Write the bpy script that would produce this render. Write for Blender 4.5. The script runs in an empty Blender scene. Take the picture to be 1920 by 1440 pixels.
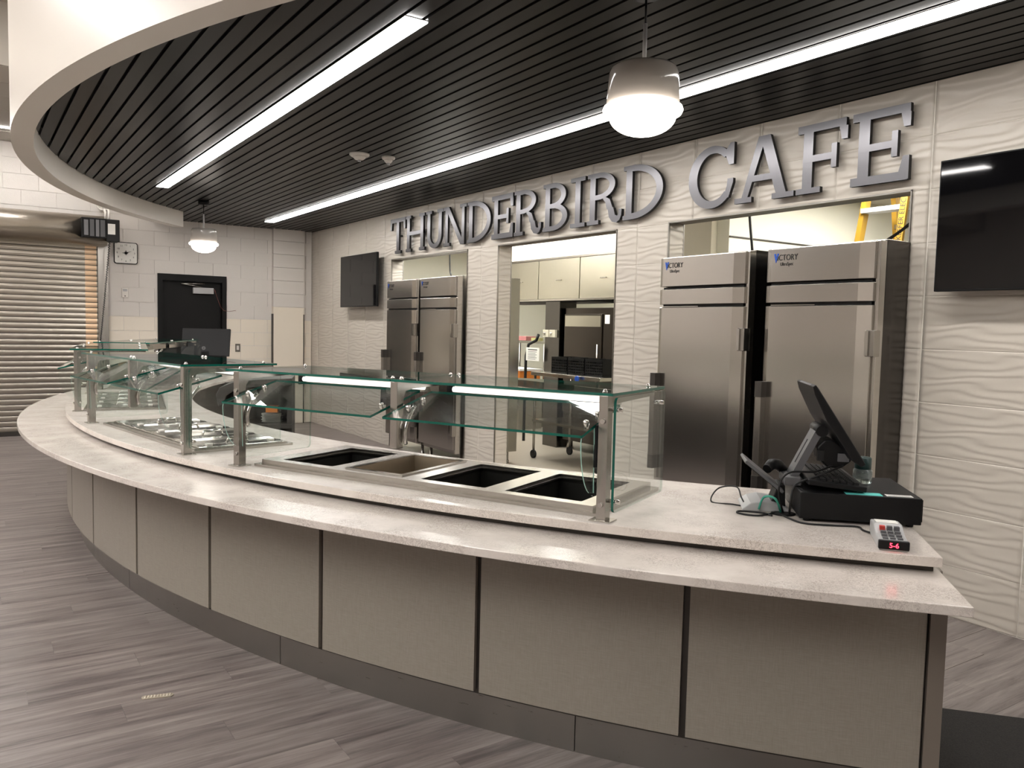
import bpy, bmesh, math, random
from mathutils import Vector, Matrix
random.seed(7)
SC = bpy.context.scene
COL = SC.collection
PI = math.pi
# ------------------------------------------------------------------ camera
cam = bpy.data.objects.new('camera', bpy.data.cameras.new('camera'))
COL.objects.link(cam)
cam.data.sensor_width = 36.0
cam.data.lens = 1523.6 / 1920 * 36.0
cam.data.clip_start = 0.05
R_ = Vector((0.556278, 0.83068517, 0.02273625)); U_ = Vector((-0.0690014, 0.01890725, 0.99743738)); F_ = Vector((-0.82812655, 0.55642131, -0.06783613))
M_ = Matrix(((R_.x, U_.x, -F_.x, 0), (R_.y, U_.y, -F_.y, 0), (R_.z, U_.z, -F_.z, 1.5723), (0, 0, 0, 1)))
cam.matrix_world = M_
SC.camera = cam
# ------------------------------------------------------------------ world, exposure, lamp levels
SC.world = bpy.data.worlds.new('world')
SC.world.use_nodes = True
SC.world.node_tree.nodes['Background'].inputs[0].default_value = (0.8, 0.85, 1, 1)
SC.world.node_tree.nodes['Background'].inputs[1].default_value = 0.02
SC.view_settings.view_transform = 'Standard'
SC.view_settings.look = 'None'
SC.view_settings.gamma = 1.0
SC.view_settings.use_curve_mapping = False
SC.view_settings.exposure = 1.64
SC.cycles.max_bounces = 6
SC.cycles.diffuse_bounces = 3
SC.cycles.glossy_bounces = 4
SC.cycles.transmission_bounces = 6
SC.cycles.transparent_max_bounces = 18
SC.cycles.caustics_reflective = False
SC.cycles.caustics_refractive = False
SC.cycles.use_adaptive_sampling = True
SC.cycles.adaptive_threshold = 0.05
LV_LINE = 10.0      # recessed linear lights over the counter
LV_MAIN = 24.0     # linear lights in the dining room ceiling
LV_KITCHEN = 11.0  # kitchen troffers
LV_PEND = 4.0      # opal pendant domes
LV_GUARD = 0.35     # tubes under the sneeze guards
# ------------------------------------------------------------------ key dimensions (metres)
CX, CY = -6.338, 8.113          # centre shared by counter and soffit arcs
WY = 4.59                       # tiled wall face
LX = -12.63                     # left wall face
ZC = 3.026                      # slat ceiling
ZM = 4.42                       # dining room ceiling
ZT = 0.892                      # serving worktop top
ZL = 0.837                      # tray ledge top
OPEN = [(-9.696, -7.763), (-7.147, -5.291), (-4.68, -2.699)]
OPZ = 2.432

def polar(r, deg):
    a = math.radians(deg)
    return (CX + r * math.sin(a), CY - r * math.cos(a))

# ------------------------------------------------------------------ materials
MATS = {}
def srgb(r, g, b):
    f = lambda c: (c / 255 / 12.92) if c / 255 <= 0.04045 else ((c / 255 + 0.055) / 1.055) ** 2.4
    return (f(r), f(g), f(b), 1.0)
def mat(name, col, rough=0.5, metal=0.0, spec=0.5, emit=None, es=0.0):
    m = bpy.data.materials.new(name); m.use_nodes = True
    b = m.node_tree.nodes['Principled BSDF']
    b.inputs['Base Color'].default_value = col if len(col) == 4 else (*col, 1)
    b.inputs['Roughness'].default_value = rough
    b.inputs['Metallic'].default_value = metal
    b.inputs['Specular IOR Level'].default_value = spec
    if emit is not None:
        b.inputs['Emission Color'].default_value = emit if len(emit) == 4 else (*emit, 1)
        b.inputs['Emission Strength'].default_value = es
    MATS[name] = m
    return m
def nd(m, typ, **kw):
    n = m.node_tree.nodes.new(typ)
    for k, v in kw.items():
        if k in n.inputs.keys(): n.inputs[k].default_value = v
        else: setattr(n, k, v)
    return n
def lk(m, a, b): m.node_tree.links.new(a, b)
def bsdf(m): return m.node_tree.nodes['Principled BSDF']
def coords(m, scale=(1, 1, 1), kind='Object', rnd=False):
    tc = nd(m, 'ShaderNodeTexCoord'); mp = nd(m, 'ShaderNodeMapping')
    mp.inputs['Scale'].default_value = scale
    src = tc.outputs[kind]
    if rnd:
        oi = nd(m, 'ShaderNodeObjectInfo'); sc = nd(m, 'ShaderNodeVectorMath', operation='SCALE')
        cb = nd(m, 'ShaderNodeCombineXYZ')
        for i in range(3): lk(m, oi.outputs['Random'], cb.inputs[i])
        lk(m, cb.outputs[0], sc.inputs[0]); sc.inputs['Scale'].default_value = 37.0
        ad = nd(m, 'ShaderNodeVectorMath', operation='ADD')
        lk(m, src, ad.inputs[0]); lk(m, sc.outputs[0], ad.inputs[1]); src = ad.outputs[0]
    lk(m, src, mp.inputs['Vector'])
    return mp.outputs['Vector']
def ramp(m, fac, stops):
    r = nd(m, 'ShaderNodeValToRGB')
    e = r.color_ramp.elements
    while len(e) < len(stops): e.new(0.5)
    for x, (p, c) in zip(e, stops): x.position = p; x.color = c
    lk(m, fac, r.inputs['Fac'])
    return r.outputs['Color']
def bump(m, h, strength=0.2, dist=0.01):
    b = nd(m, 'ShaderNodeBump'); b.inputs['Strength'].default_value = strength; b.inputs['Distance'].default_value = dist
    lk(m, h, b.inputs['Height']); lk(m, b.outputs['Normal'], bsdf(m).inputs['Normal'])

def steel(name, col, rough, stretch=(60, 60, 2), var=0.08, bstr=0.03):
    m = mat(name, col, rough, 1.0)
    n = nd(m, 'ShaderNodeTexNoise', Scale=4.0, Detail=4.0)
    lk(m, coords(m, stretch), n.inputs['Vector'])
    mr = nd(m, 'ShaderNodeMapRange'); mr.inputs['To Min'].default_value = rough - var; mr.inputs['To Max'].default_value = rough + var
    lk(m, n.outputs['Fac'], mr.inputs['Value']); lk(m, mr.outputs[0], bsdf(m).inputs['Roughness'])
    bump(m, n.outputs['Fac'], bstr, 0.002)
    return m
STEEL = steel('brushed_steel', srgb(176, 172, 166), 0.25, (60, 60, 2), 0.012, 0.0)
STEEL_H = steel('brushed_steel_horizontal', srgb(186, 182, 176), 0.24, (2, 60, 60), 0.03, 0.0)
STEEL_D = steel('fridge_steel', srgb(206, 202, 196), 0.2, (1.5, 1.5, 70), 0.03, 0.003)
STEEL_K = steel('kick_steel', srgb(150, 146, 141), 0.3, (3, 3, 40), 0.06)
SIDEST = mat('darkened_side_metal', srgb(92, 89, 86), 0.22, 1.0)  # steel darkened in its colour to stand in for dark reflections
GREYST = mat('dark_handle_steel', srgb(96, 93, 90), 0.3, 0.9)
CHROME = mat('polished_steel', srgb(205, 203, 198), 0.12, 1.0)
LIDST = mat('lid_steel', srgb(205, 202, 196), 0.16, 1.0)
SHUT = steel('shutter_steel', srgb(186, 178, 166), 0.32, (1.5, 3, 60), 0.06)
GLOWST = mat('warm_glow_metal', srgb(238, 206, 172), 0.42, 0.7)  # warm reflected light put into the metal colour
HEADL = mat('head_lining_paint', srgb(120, 112, 103), 0.6)
ALU = mat('aluminium_trim', srgb(150, 146, 140), 0.35, 1.0)
FARW = mat('dining_wall_paint', srgb(222, 215, 206), 0.6)
WHITE = mat('white_paint', srgb(226, 220, 212), 0.55)
SOFFIT = mat('soffit_paint', srgb(222, 215, 205), 0.32)
BLACK = mat('black_plastic', srgb(11, 11, 12), 0.45, spec=0.3)
BLACKM = mat('black_matte', srgb(10, 10, 11), 0.6)
BLACKG = mat('black_screen', srgb(8, 8, 10), 0.04)
GREYP = mat('grey_plastic', srgb(92, 92, 94), 0.45)
LGREY = mat('light_grey_plastic', srgb(176, 176, 176), 0.4)
DOORP = mat('dark_door_paint', srgb(12, 11, 11), 0.55, spec=0.25)
PAPER = mat('paper_white', srgb(232, 230, 224), 0.7)
TEAL = mat('teal_paper', srgb(96, 205, 196), 0.6)
TEALC = mat('teal_cable', srgb(60, 150, 130), 0.5)
PINK = mat('pink_carton', srgb(226, 150, 150), 0.6)
ORANGE = mat('orange_plastic', srgb(205, 120, 40), 0.5)
YELLOW = mat('yellow_fibreglass', srgb(172, 134, 40), 0.5)
DKTEXT = mat('dark_print', srgb(48, 46, 44), 0.6)
GREYTEXT = mat('grey_print', srgb(120, 120, 122), 0.6)
BLUE = mat('blue_enamel', srgb(40, 90, 190), 0.4)
REDLED = mat('red_led', (0.1, 0, 0), 0.5, emit=(1, 0.02, 0.04), es=4.0)
CARD = mat('beige_block_paint', srgb(196, 190, 172), 0.6)
MATB = mat('dark_carpet_mat', srgb(44, 42, 41), 0.95)
nz = nd(MATB, 'ShaderNodeTexNoise', Scale=220.0, Detail=3.0); lk(MATB, coords(MATB), nz.inputs['Vector']); bump(MATB, nz.outputs['Fac'], 0.6, 0.01)
lk(MATB, ramp(MATB, nz.outputs['Fac'], [(0.3, srgb(20, 19, 18)), (0.7, srgb(46, 43, 40))]), bsdf(MATB).inputs['Base Color'])
RUBBER = mat('dark_cart_plastic', srgb(64, 60, 56), 0.5)
CLEARP = mat('clear_plastic', srgb(200, 215, 212), 0.1)
bsdf(CLEARP).inputs['Transmission Weight'].default_value = 0.85
DARKW = mat('well_interior_steel', srgb(74, 72, 69), 0.38, 0.9)
PANIN = mat('pan_brown_steel', srgb(150, 138, 122), 0.3, 0.95)
LENS = mat('led_lens', srgb(255, 255, 255), 0.5, emit=(1.0, 0.965, 0.93), es=LV_LINE)
LENSM = mat('led_lens_dining', srgb(255, 255, 255), 0.5, emit=(1.0, 0.965, 0.94), es=LV_MAIN)
LENSK = mat('kitchen_lens', srgb(255, 255, 255), 0.5, emit=(1.0, 0.98, 0.92), es=LV_KITCHEN)
OPAL = mat('opal_glass', srgb(255, 250, 240), 0.3, emit=(1.0, 0.90, 0.80), es=LV_PEND)
TUBE = mat('lit_tube', srgb(255, 255, 255), 0.3, emit=(1.0, 0.97, 0.92), es=LV_GUARD)
SHADE = mat('white_enamel_shade', srgb(160, 155, 149), 0.12)
# quartz
QUARTZ = mat('quartz', srgb(205, 196, 188), 0.2)
v = coords(QUARTZ)
n1 = nd(QUARTZ, 'ShaderNodeTexNoise', Scale=9.0, Detail=6.0, Roughness=0.7); lk(QUARTZ, v, n1.inputs['Vector'])
n2 = nd(QUARTZ, 'ShaderNodeTexNoise', Scale=38.0, Detail=6.0, Roughness=0.7, Distortion=2.2); lk(QUARTZ, v, n2.inputs['Vector'])
c1 = ramp(QUARTZ, n1.outputs['Fac'], [(0.3, srgb(205, 196, 188)), (0.7, srgb(219, 211, 203))])
c2 = ramp(QUARTZ, n2.outputs['Fac'], [(0.475, srgb(255, 255, 255)), (0.5, srgb(158, 148, 141)), (0.525, srgb(255, 255, 255))])
n3 = nd(QUARTZ, 'ShaderNodeTexNoise', Scale=5.0, Detail=2.0); lk(QUARTZ, v, n3.inputs['Vector'])
k3 = ramp(QUARTZ, n3.outputs['Fac'], [(0.38, (0, 0, 0, 1)), (0.58, (1, 1, 1, 1))])
mx = nd(QUARTZ, 'ShaderNodeMix', data_type='RGBA', blend_type='MULTIPLY')
lk(QUARTZ, k3, mx.inputs['Factor']); lk(QUARTZ, c1, mx.inputs['A']); lk(QUARTZ, c2, mx.inputs['B'])
lk(QUARTZ, mx.outputs['Result'], bsdf(QUARTZ).inputs['Base Color'])
# laminate
LAM = mat('linen_laminate', srgb(150, 142, 132), 0.42)
na = nd(LAM, 'ShaderNodeTexNoise', Scale=5.0, Detail=3.0); lk(LAM, coords(LAM, (160, 160, 4)), na.inputs['Vector'])
nb = nd(LAM, 'ShaderNodeTexNoise', Scale=5.0, Detail=3.0); lk(LAM, coords(LAM, (5, 5, 150)), nb.inputs['Vector'])
ml = nd(LAM, 'ShaderNodeMath', operation='ADD'); lk(LAM, na.outputs['Fac'], ml.inputs[0]); lk(LAM, nb.outputs['Fac'], ml.inputs[1])
hm = nd(LAM, 'ShaderNodeMath', operation='MULTIPLY'); lk(LAM, ml.outputs[0], hm.inputs[0]); hm.inputs[1].default_value = 0.5
lk(LAM, ramp(LAM, hm.outputs[0], [(0.35, srgb(134, 127, 117)), (0.65, srgb(152, 145, 134))]), bsdf(LAM).inputs['Base Color'])
ENDP = mat('taupe_end_trim', srgb(120, 111, 101), 0.5)
REVEAL = mat('dark_reveal_metal', srgb(70, 66, 62), 0.4, 0.6)
# tile / paint / slats
TILE = mat('wave_tile', srgb(206, 198, 186), 0.32)
GROUT = mat('grout', srgb(238, 232, 222), 0.7)
BLOCK = mat('painted_block', srgb(220, 214, 207), 0.5)
nz = nd(BLOCK, 'ShaderNodeTexNoise', Scale=90.0, Detail=3.0); lk(BLOCK, coords(BLOCK), nz.inputs['Vector']); bump(BLOCK, nz.outputs['Fac'], 0.15, 0.004)
CREAM = mat('cream_block', srgb(236, 226, 210), 0.45)
nz = nd(CREAM, 'ShaderNodeTexNoise', Scale=90.0, Detail=3.0); lk(CREAM, coords(CREAM), nz.inputs['Vector']); bump(CREAM, nz.outputs['Fac'], 0.15, 0.004)
SLAT = mat('charcoal_slat', srgb(26, 26, 25), 0.34, 0.0, spec=0.13)
nz = nd(SLAT, 'ShaderNodeTexNoise', Scale=3.0, Detail=3.0); lk(SLAT, coords(SLAT, (0.6, 1, 1), rnd=True), nz.inputs['Vector'])
lk(SLAT, ramp(SLAT, nz.outputs['Fac'], [(0.3, srgb(24, 24, 23)), (0.7, srgb(30, 29, 28))]), bsdf(SLAT).inputs['Base Color'])
SLATB = mat('plenum_black', srgb(10, 10, 10), 0.9)
ACOU = mat('acoustic_tile', srgb(196, 190, 180), 0.85)
SIGNM = steel('sign_brushed_metal', srgb(112, 111, 114), 0.3, (70, 70, 2), 0.05, 0.01)
KWHITE = mat('kitchen_white', srgb(228, 226, 212), 0.55)
KSTEEL = steel('kitchen_steel', srgb(188, 184, 170), 0.34, (6, 6, 6), 0.1)
KDARK = mat('oven_dark_steel', srgb(70, 64, 58), 0.3, 0.8)
# planks
PLANK = mat('vinyl_plank', srgb(120, 110, 104), 0.36)
def plankmat(m, rnd):
    vv = coords(m, (30, 1.9, 1), rnd=rnd)
    a = nd(m, 'ShaderNodeTexNoise', Scale=1.9, Detail=9.0, Roughness=0.72, Distortion=0.7); lk(m, vv, a.inputs['Vector'])
    b = nd(m, 'ShaderNodeTexNoise', Scale=0.6, Detail=3.0); lk(m, vv, b.inputs['Vector'])
    ad = nd(m, 'ShaderNodeMath', operation='ADD'); lk(m, a.outputs['Fac'], ad.inputs[0]); lk(m, b.outputs['Fac'], ad.inputs[1])
    hf = nd(m, 'ShaderNodeMath', operation='MULTIPLY'); hf.inputs[1].default_value = 0.5; lk(m, ad.outputs[0], hf.inputs[0])
    c = ramp(m, hf.outputs[0], [(0.36, srgb(86, 78, 76)), (0.46, srgb(116, 107, 104)), (0.54, srgb(132, 123, 119)), (0.66, srgb(156, 147, 142))])
    if rnd:
        oi = nd(m, 'ShaderNodeObjectInfo')
        t = ramp(m, oi.outputs['Random'], [(0.0, (0.93, 0.93, 0.935, 1)), (1.0, (1.04, 1.03, 1.03, 1))])
        x = nd(m, 'ShaderNodeMix', data_type='RGBA', blend_type='MULTIPLY'); x.inputs['Factor'].default_value = 1.0
        lk(m, c, x.inputs['A']); lk(m, t, x.inputs['B']); c = x.outputs['Result']
    lk(m, c, bsdf(m).inputs['Base Color'])
    bump(m, a.outputs['Fac'], 0.06, 0.003)
plankmat(PLANK, True)
FLOORB = mat('vinyl_floor_base', srgb(110, 100, 95), 0.35); plankmat(FLOORB, False)
KFLOOR = mat('kitchen_floor', srgb(150, 142, 128), 0.4)
# glass: clear sheet with fresnel reflections, green cut edges
def glassmat(name, tint):
    m = bpy.data.materials.new(name); m.use_nodes = True
    nt = m.node_tree; nt.nodes.clear()
    out = nt.nodes.new('ShaderNodeOutputMaterial'); mixn = nt.nodes.new('ShaderNodeMixShader')
    tr = nt.nodes.new('ShaderNodeBsdfTransparent'); gl = nt.nodes.new('ShaderNodeBsdfGlossy')
    tr.inputs[0].default_value = tint; gl.inputs['Roughness'].default_value = 0.0
    # Schlick reflectance, the same on both faces of the sheet
    ge = nt.nodes.new('ShaderNodeNewGeometry'); dt = nt.nodes.new('ShaderNodeVectorMath'); dt.operation = 'DOT_PRODUCT'
    nt.links.new(ge.outputs['Normal'], dt.inputs[0]); nt.links.new(ge.outputs['Incoming'], dt.inputs[1])
    def mth(op, a, b=None):
        n = nt.nodes.new('ShaderNodeMath'); n.operation = op
        for i, q in enumerate((a, b)):
            if q is None: continue
            if isinstance(q, (int, float)): n.inputs[i].default_value = q
            else: nt.links.new(q, n.inputs[i])
        return n.outputs[0]
    fo = mth('ADD', mth('MULTIPLY', mth('POWER', mth('SUBTRACT', 1.0, mth('ABSOLUTE', dt.outputs['Value'])), 5.0), 0.96), 0.04)
    nt.links.new(fo, mixn.inputs[0]); nt.links.new(tr.outputs[0], mixn.inputs[1]); nt.links.new(gl.outputs[0], mixn.inputs[2])
    nt.links.new(mixn.outputs[0], out.inputs[0])
    return m
GLASS = glassmat('clear_glass', (0.955, 0.975, 0.965, 1))
GEDGE = mat('green_glass_edge', srgb(10, 92, 78), 0.1)

# ------------------------------------------------------------------ mesh helpers
class MB:
    def __init__(s): s.v = []; s.f = []; s.m = []; s.sm = []
    def add(s, vs, fs, mi=0, smooth=False):
        o = len(s.v); s.v += [tuple(q) for q in vs]
        for f in fs: s.f.append(tuple(o + i for i in f)); s.m.append(mi); s.sm.append(smooth)
        return s
    def box(s, x0, x1, y0, y1, z0, z1, mi=0, M=None):
        vs = [(x0,y0,z0),(x1,y0,z0),(x1,y1,z0),(x0,y1,z0),(x0,y0,z1),(x1,y0,z1),(x1,y1,z1),(x0,y1,z1)]
        if M is not None: vs = [tuple(M @ Vector(q)) for q in vs]
        return s.add(vs, [(0,3,2,1),(4,5,6,7),(0,1,5,4),(1,2,6,5),(2,3,7,6),(3,0,4,7)], mi)
    def prism(s, poly, a0, a1, axis='z', mi=0, mside=None, M=None, smooth=False):
        # poly: 2D points CCW; extruded along axis. axis 'x': poly=(y,z); 'y': poly=(x,z); 'z': poly=(x,y)
        def pt(q, a): return {'x': (a, q[0], q[1]), 'y': (q[0], a, q[1]), 'z': (q[0], q[1], a)}[axis]
        n = len(poly); vs = [pt(q, a0) for q in poly] + [pt(q, a1) for q in poly]
        if M is not None: vs = [tuple(M @ Vector(q)) for q in vs]
        s.add(vs, [tuple(range(n))[::-1], tuple(range(n, 2 * n))], mi)
        o = len(s.v) - 2 * n
        for i in range(n):
            j = (i + 1) % n
            s.f.append((o + i, o + j, o + n + j, o + n + i)); s.m.append(mi if mside is None else mside); s.sm.append(smooth)
        return s
    def lathe(s, prof, n=32, cx=0, cy=0, mi=0, smooth=True, caps=True):
        vs = []; fs = []
        for r, z in prof:
            for k in range(n):
                a = 2 * PI * k / n; vs.append((cx + r * math.cos(a), cy + r * math.sin(a), z))
        for i in range(len(prof) - 1):
            for k in range(n):
                k2 = (k + 1) % n; fs.append((i*n+k, i*n+k2, (i+1)*n+k2, (i+1)*n+k))
        s.add(vs, fs, mi, smooth)
        if caps:
            o = len(s.v) - len(vs)
            s.f.append(tuple(o + k for k in range(n))[::-1]); s.m.append(mi); s.sm.append(False)
            s.f.append(tuple(o + (len(prof)-1)*n + k for k in range(n))); s.m.append(mi); s.sm.append(False)
        return s
    def tube(s, path, r, n=8, mi=0, closed=False, scale=None):
        P = [Vector(q) for q in path]; vs = []; fs = []
        prev = None
        for i, q in enumerate(P):
            if closed: d = (P[(i+1) % len(P)] - P[i-1])
            else: d = (P[min(i+1, len(P)-1)] - P[max(i-1, 0)])
            d.normalize()
            ref = Vector((0, 0, 1)) if abs(d.z) < 0.95 else Vector((1, 0, 0))
            a = d.cross(ref).normalized() if prev is None else (prev - d * prev.dot(d)).normalized()
            prev = a; b = d.cross(a)
            rr = r if not isinstance(r, (list, tuple)) else r[i]
            for k in range(n):
                t = 2 * PI * k / n; vs.append(q + a * (rr * math.cos(t)) + b * (rr * math.sin(t)))
        m = len(P)
        for i in range(m if closed else m - 1):
            i2 = (i + 1) % m
            for k in range(n):
                k2 = (k + 1) % n; fs.append((i*n+k, i*n+k2, i2*n+k2, i2*n+k))
        s.add(vs, fs, mi, True)
        if not closed:
            o = len(s.v) - len(vs)
            s.f.append(tuple(o + k for k in range(n))[::-1]); s.m.append(mi); s.sm.append(False)
            s.f.append(tuple(o + (m-1)*n + k for k in range(n))); s.m.append(mi); s.sm.append(False)
        return s
    def arc(s, r0, r1, a0, a1, z0, z1, step=1.5, mi=0):
        n = max(1, int(math.ceil(abs(a1 - a0) / step))); vs = []; fs = []
        for i in range(n + 1):
            a = a0 + (a1 - a0) * i / n
            pi_, po = polar(r0, a), polar(r1, a)
            vs += [(*pi_, z0), (*po, z0), (*po, z1), (*pi_, z1)]
        for i in range(n):
            b, c = 4 * i, 4 * i + 4
            fs += [(b+0, b+1, c+1, c+0), (b+1, b+2, c+2, c+1), (b+2, b+3, c+3, c+2), (b+3, b+0, c+0, c+3)]
        o = len(s.v); s.add(vs, fs, mi)
        s.f.append((o+3, o+2, o+1, o)); s.m.append(mi); s.sm.append(False)
        e = o + 4 * n
        s.f.append((e, e+1, e+2, e+3)); s.m.append(mi); s.sm.append(False)
        return s
    def grid(s, xs, ys, keep, z0, z1, axis='z', mi=0):
        # plate made of grid cells; keep(cx,cy) tells which cells are solid
        def pt(a, b, c): return {'z': (a, b, c), 'y': (a, c, b), 'x': (c, a, b)}[axis]
        K = {}
        for i in range(len(xs)-1):
            for j in range(len(ys)-1):
                K[i, j] = keep((xs[i]+xs[i+1])/2, (ys[j]+ys[j+1])/2)
        for (i, j), k in K.items():
            if not k: continue
            a0, a1, b0, b1 = xs[i], xs[i+1], ys[j], ys[j+1]
            s.add([pt(a0,b0,z1),pt(a1,b0,z1),pt(a1,b1,z1),pt(a0,b1,z1)], [(0,1,2,3)], mi)
            s.add([pt(a0,b0,z0),pt(a1,b0,z0),pt(a1,b1,z0),pt(a0,b1,z0)], [(3,2,1,0)], mi)
            for di, dj, e in ((-1,0,(a0,b1,a0,b0)),(1,0,(a1,b0,a1,b1)),(0,-1,(a0,b0,a1,b0)),(0,1,(a1,b1,a0,b1))):
                if not K.get((i+di, j+dj), False):
                    s.add([pt(e[0],e[1],z0),pt(e[2],e[3],z0),pt(e[2],e[3],z1),pt(e[0],e[1],z1)], [(0,1,2,3)], mi)
        return s
    def mesh(s, name, mats):
        me = bpy.data.meshes.new(name); me.from_pydata(s.v, [], s.f)
        for q in (mats if isinstance(mats, (list, tuple)) else [mats]): me.materials.append(q)
        me.polygons.foreach_set('material_index', s.m); me.polygons.foreach_set('use_smooth', s.sm)
        bm = bmesh.new(); bm.from_mesh(me); bmesh.ops.recalc_face_normals(bm, faces=bm.faces); bm.to_mesh(me); bm.free()
        me.update(); return me
    def build(s, name, mats, parent=None, loc=None, rz=0, bev=0, seg=2):
        return link(name, s.mesh(name, mats), parent, loc, rz, bev, seg)

def link(name, me, parent=None, loc=None, rz=0, bev=0, seg=2):
    o = bpy.data.objects.new(name, me); COL.objects.link(o)
    if parent is not None: o.parent = parent
    if loc is not None: o.location = loc
    if rz: o.rotation_euler = (0, 0, rz)
    if bev:
        b = o.modifiers.new('bevel', 'BEVEL'); b.width = bev; b.segments = seg; b.limit_method = 'ANGLE'; b.angle_limit = math.radians(40)
        b.harden_normals = False
    return o
def tag(o, label=None, cat=None, group=None, kind=None):
    if label: o['label'] = label
    if cat: o['category'] = cat
    if group: o['group'] = group
    if kind: o['kind'] = kind
    return o
def thing(name, label, cat, loc=(0, 0, 0), rz=0, group=None):
    o = bpy.data.objects.new(name, None); COL.objects.link(o)
    o.location = loc; o.rotation_euler = (0, 0, rz); o.empty_display_size = 0.1
    return tag(o, label, cat, group)
def struct(name, loc=(0, 0, 0)):
    o = bpy.data.objects.new(name, None); COL.objects.link(o); o.location = loc
    o['kind'] = 'structure'; return o
def textmesh(s, body, size, mats, parent, name='lettering', M=None, ext=0.0005, font_scale=(1, 1)):
    c = bpy.data.curves.new('t', 'FONT'); c.body = body; c.size = size; c.extrude = ext; c.align_x = 'CENTER'; c.align_y = 'CENTER'
    t = bpy.data.objects.new('t', c); COL.objects.link(t)
    bpy.context.view_layer.update()
    dg = bpy.context.evaluated_depsgraph_get()
    me = bpy.data.meshes.new_from_object(t.evaluated_get(dg))
    bpy.data.objects.remove(t)
    me.materials.clear(); me.materials.append(mats)
    if M is not None: me.transform(M)
    return link(name, me, parent)
def frame_to(xa, ya, za, o):   # matrix whose local x,y,z axes go to given vectors, at origin o
    m = Matrix.Identity(4)
    for i, q in enumerate((xa, ya, za)):
        for k in range(3): m[k][i] = q[k]
    for k in range(3): m[k][3] = o[k]
    return m
def arcpts(cx, cy, rx, ry, a0, a1, n):
    return [(cx + rx * math.cos(math.radians(a0 + (a1-a0)*i/n)), cy + ry * math.sin(math.radians(a0 + (a1-a0)*i/n))) for i in range(n + 1)]
def rrect(x0, x1, y0, y1, r, n=5):
    return arcpts(x1-r, y0+r, r, r, -90, 0, n) + arcpts(x1-r, y1-r, r, r, 0, 90, n) + arcpts(x0+r, y1-r, r, r, 90, 180, n) + arcpts(x0+r, y0+r, r, r, 180, 270, n)

# =================================================================== SETTING
# ---------------- floor
fl = struct('floor')
MB().box(LX-0.2, 6, -9, WY+0.17, -0.12, -0.002).build('subfloor', FLOORB, fl)
PW, PL = 0.1778, 1.2192
plank_me = MB().box(0.0004, PW-0.0004, 0.0004, PL-0.0004, -0.002, 0).mesh('plank', PLANK)
cnt = 0
xi = 0
while LX + xi * PW < 0.4:
    x = LX + xi * PW; off = (xi * 0.37) % 1.0 * PL
    y = -2.1 - off
    while y < WY:
        mx_, my_ = x + PW/2, y + PL/2
        r = math.hypot(mx_ - CX, my_ - CY)
        d = math.hypot(mx_, my_)
        front = r > 7.0 and my_ < 2.6 and my_ > -1.9 and mx_ > LX + 0.05 and mx_ < -0.7 and (my_ > -0.62 + (mx_ + 4.2) * -0.02 or mx_ > -6.0 and my_ > -0.75) 
        right = my_ > 2.0 and mx_ > -2.6 and mx_ < -0.6
        if (front or right) and y + PL < WY + 0.1 and cnt < 298:
            link('plank', plank_me, fl, (x, y, 0)); cnt += 1
        y += PL
    xi += 1
fk = tag(MB().box(-14, 2, WY+0.17, 12, -0.12, 0).build('floor_kitchen', KFLOOR), kind='structure')

# ---------------- tiled back wall with three openings
wb = struct('wall_back')
xs = sorted([LX-0.2, 6.0] + [e for o in OPEN for e in o])
in_open = lambda x, z: any(a < x < b for a, b in OPEN) and z < OPZ
MB().grid(xs, [-0.1, OPZ, 4.2], lambda a, b: not in_open(a, b), WY+0.0046, WY+0.17, 'y').build('wall_core', GROUT, wb)
TW, TH = 0.6096, 0.3048
def wave(u, w):    # u along, w up, both 0..1 in a tile
    ph = 6 * w + 0.34 * math.sin(2*PI*u + 2.2*math.sin(2*PI*w) + 0.6) + 0.12 * math.sin(4*PI*u + 1.2*math.sin(2*PI*w + 1.0))
    t = ph - math.floor(ph)
    h = (t / 0.26) if t < 0.26 else 1 - (t - 0.26) / 0.74
    h = h * h * (3 - 2 * h)
    edge = min(1.0, w / 0.03, (1 - w) / 0.03)
    return 0.0025 * h * max(edge, 0.0) + 0.004
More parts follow.
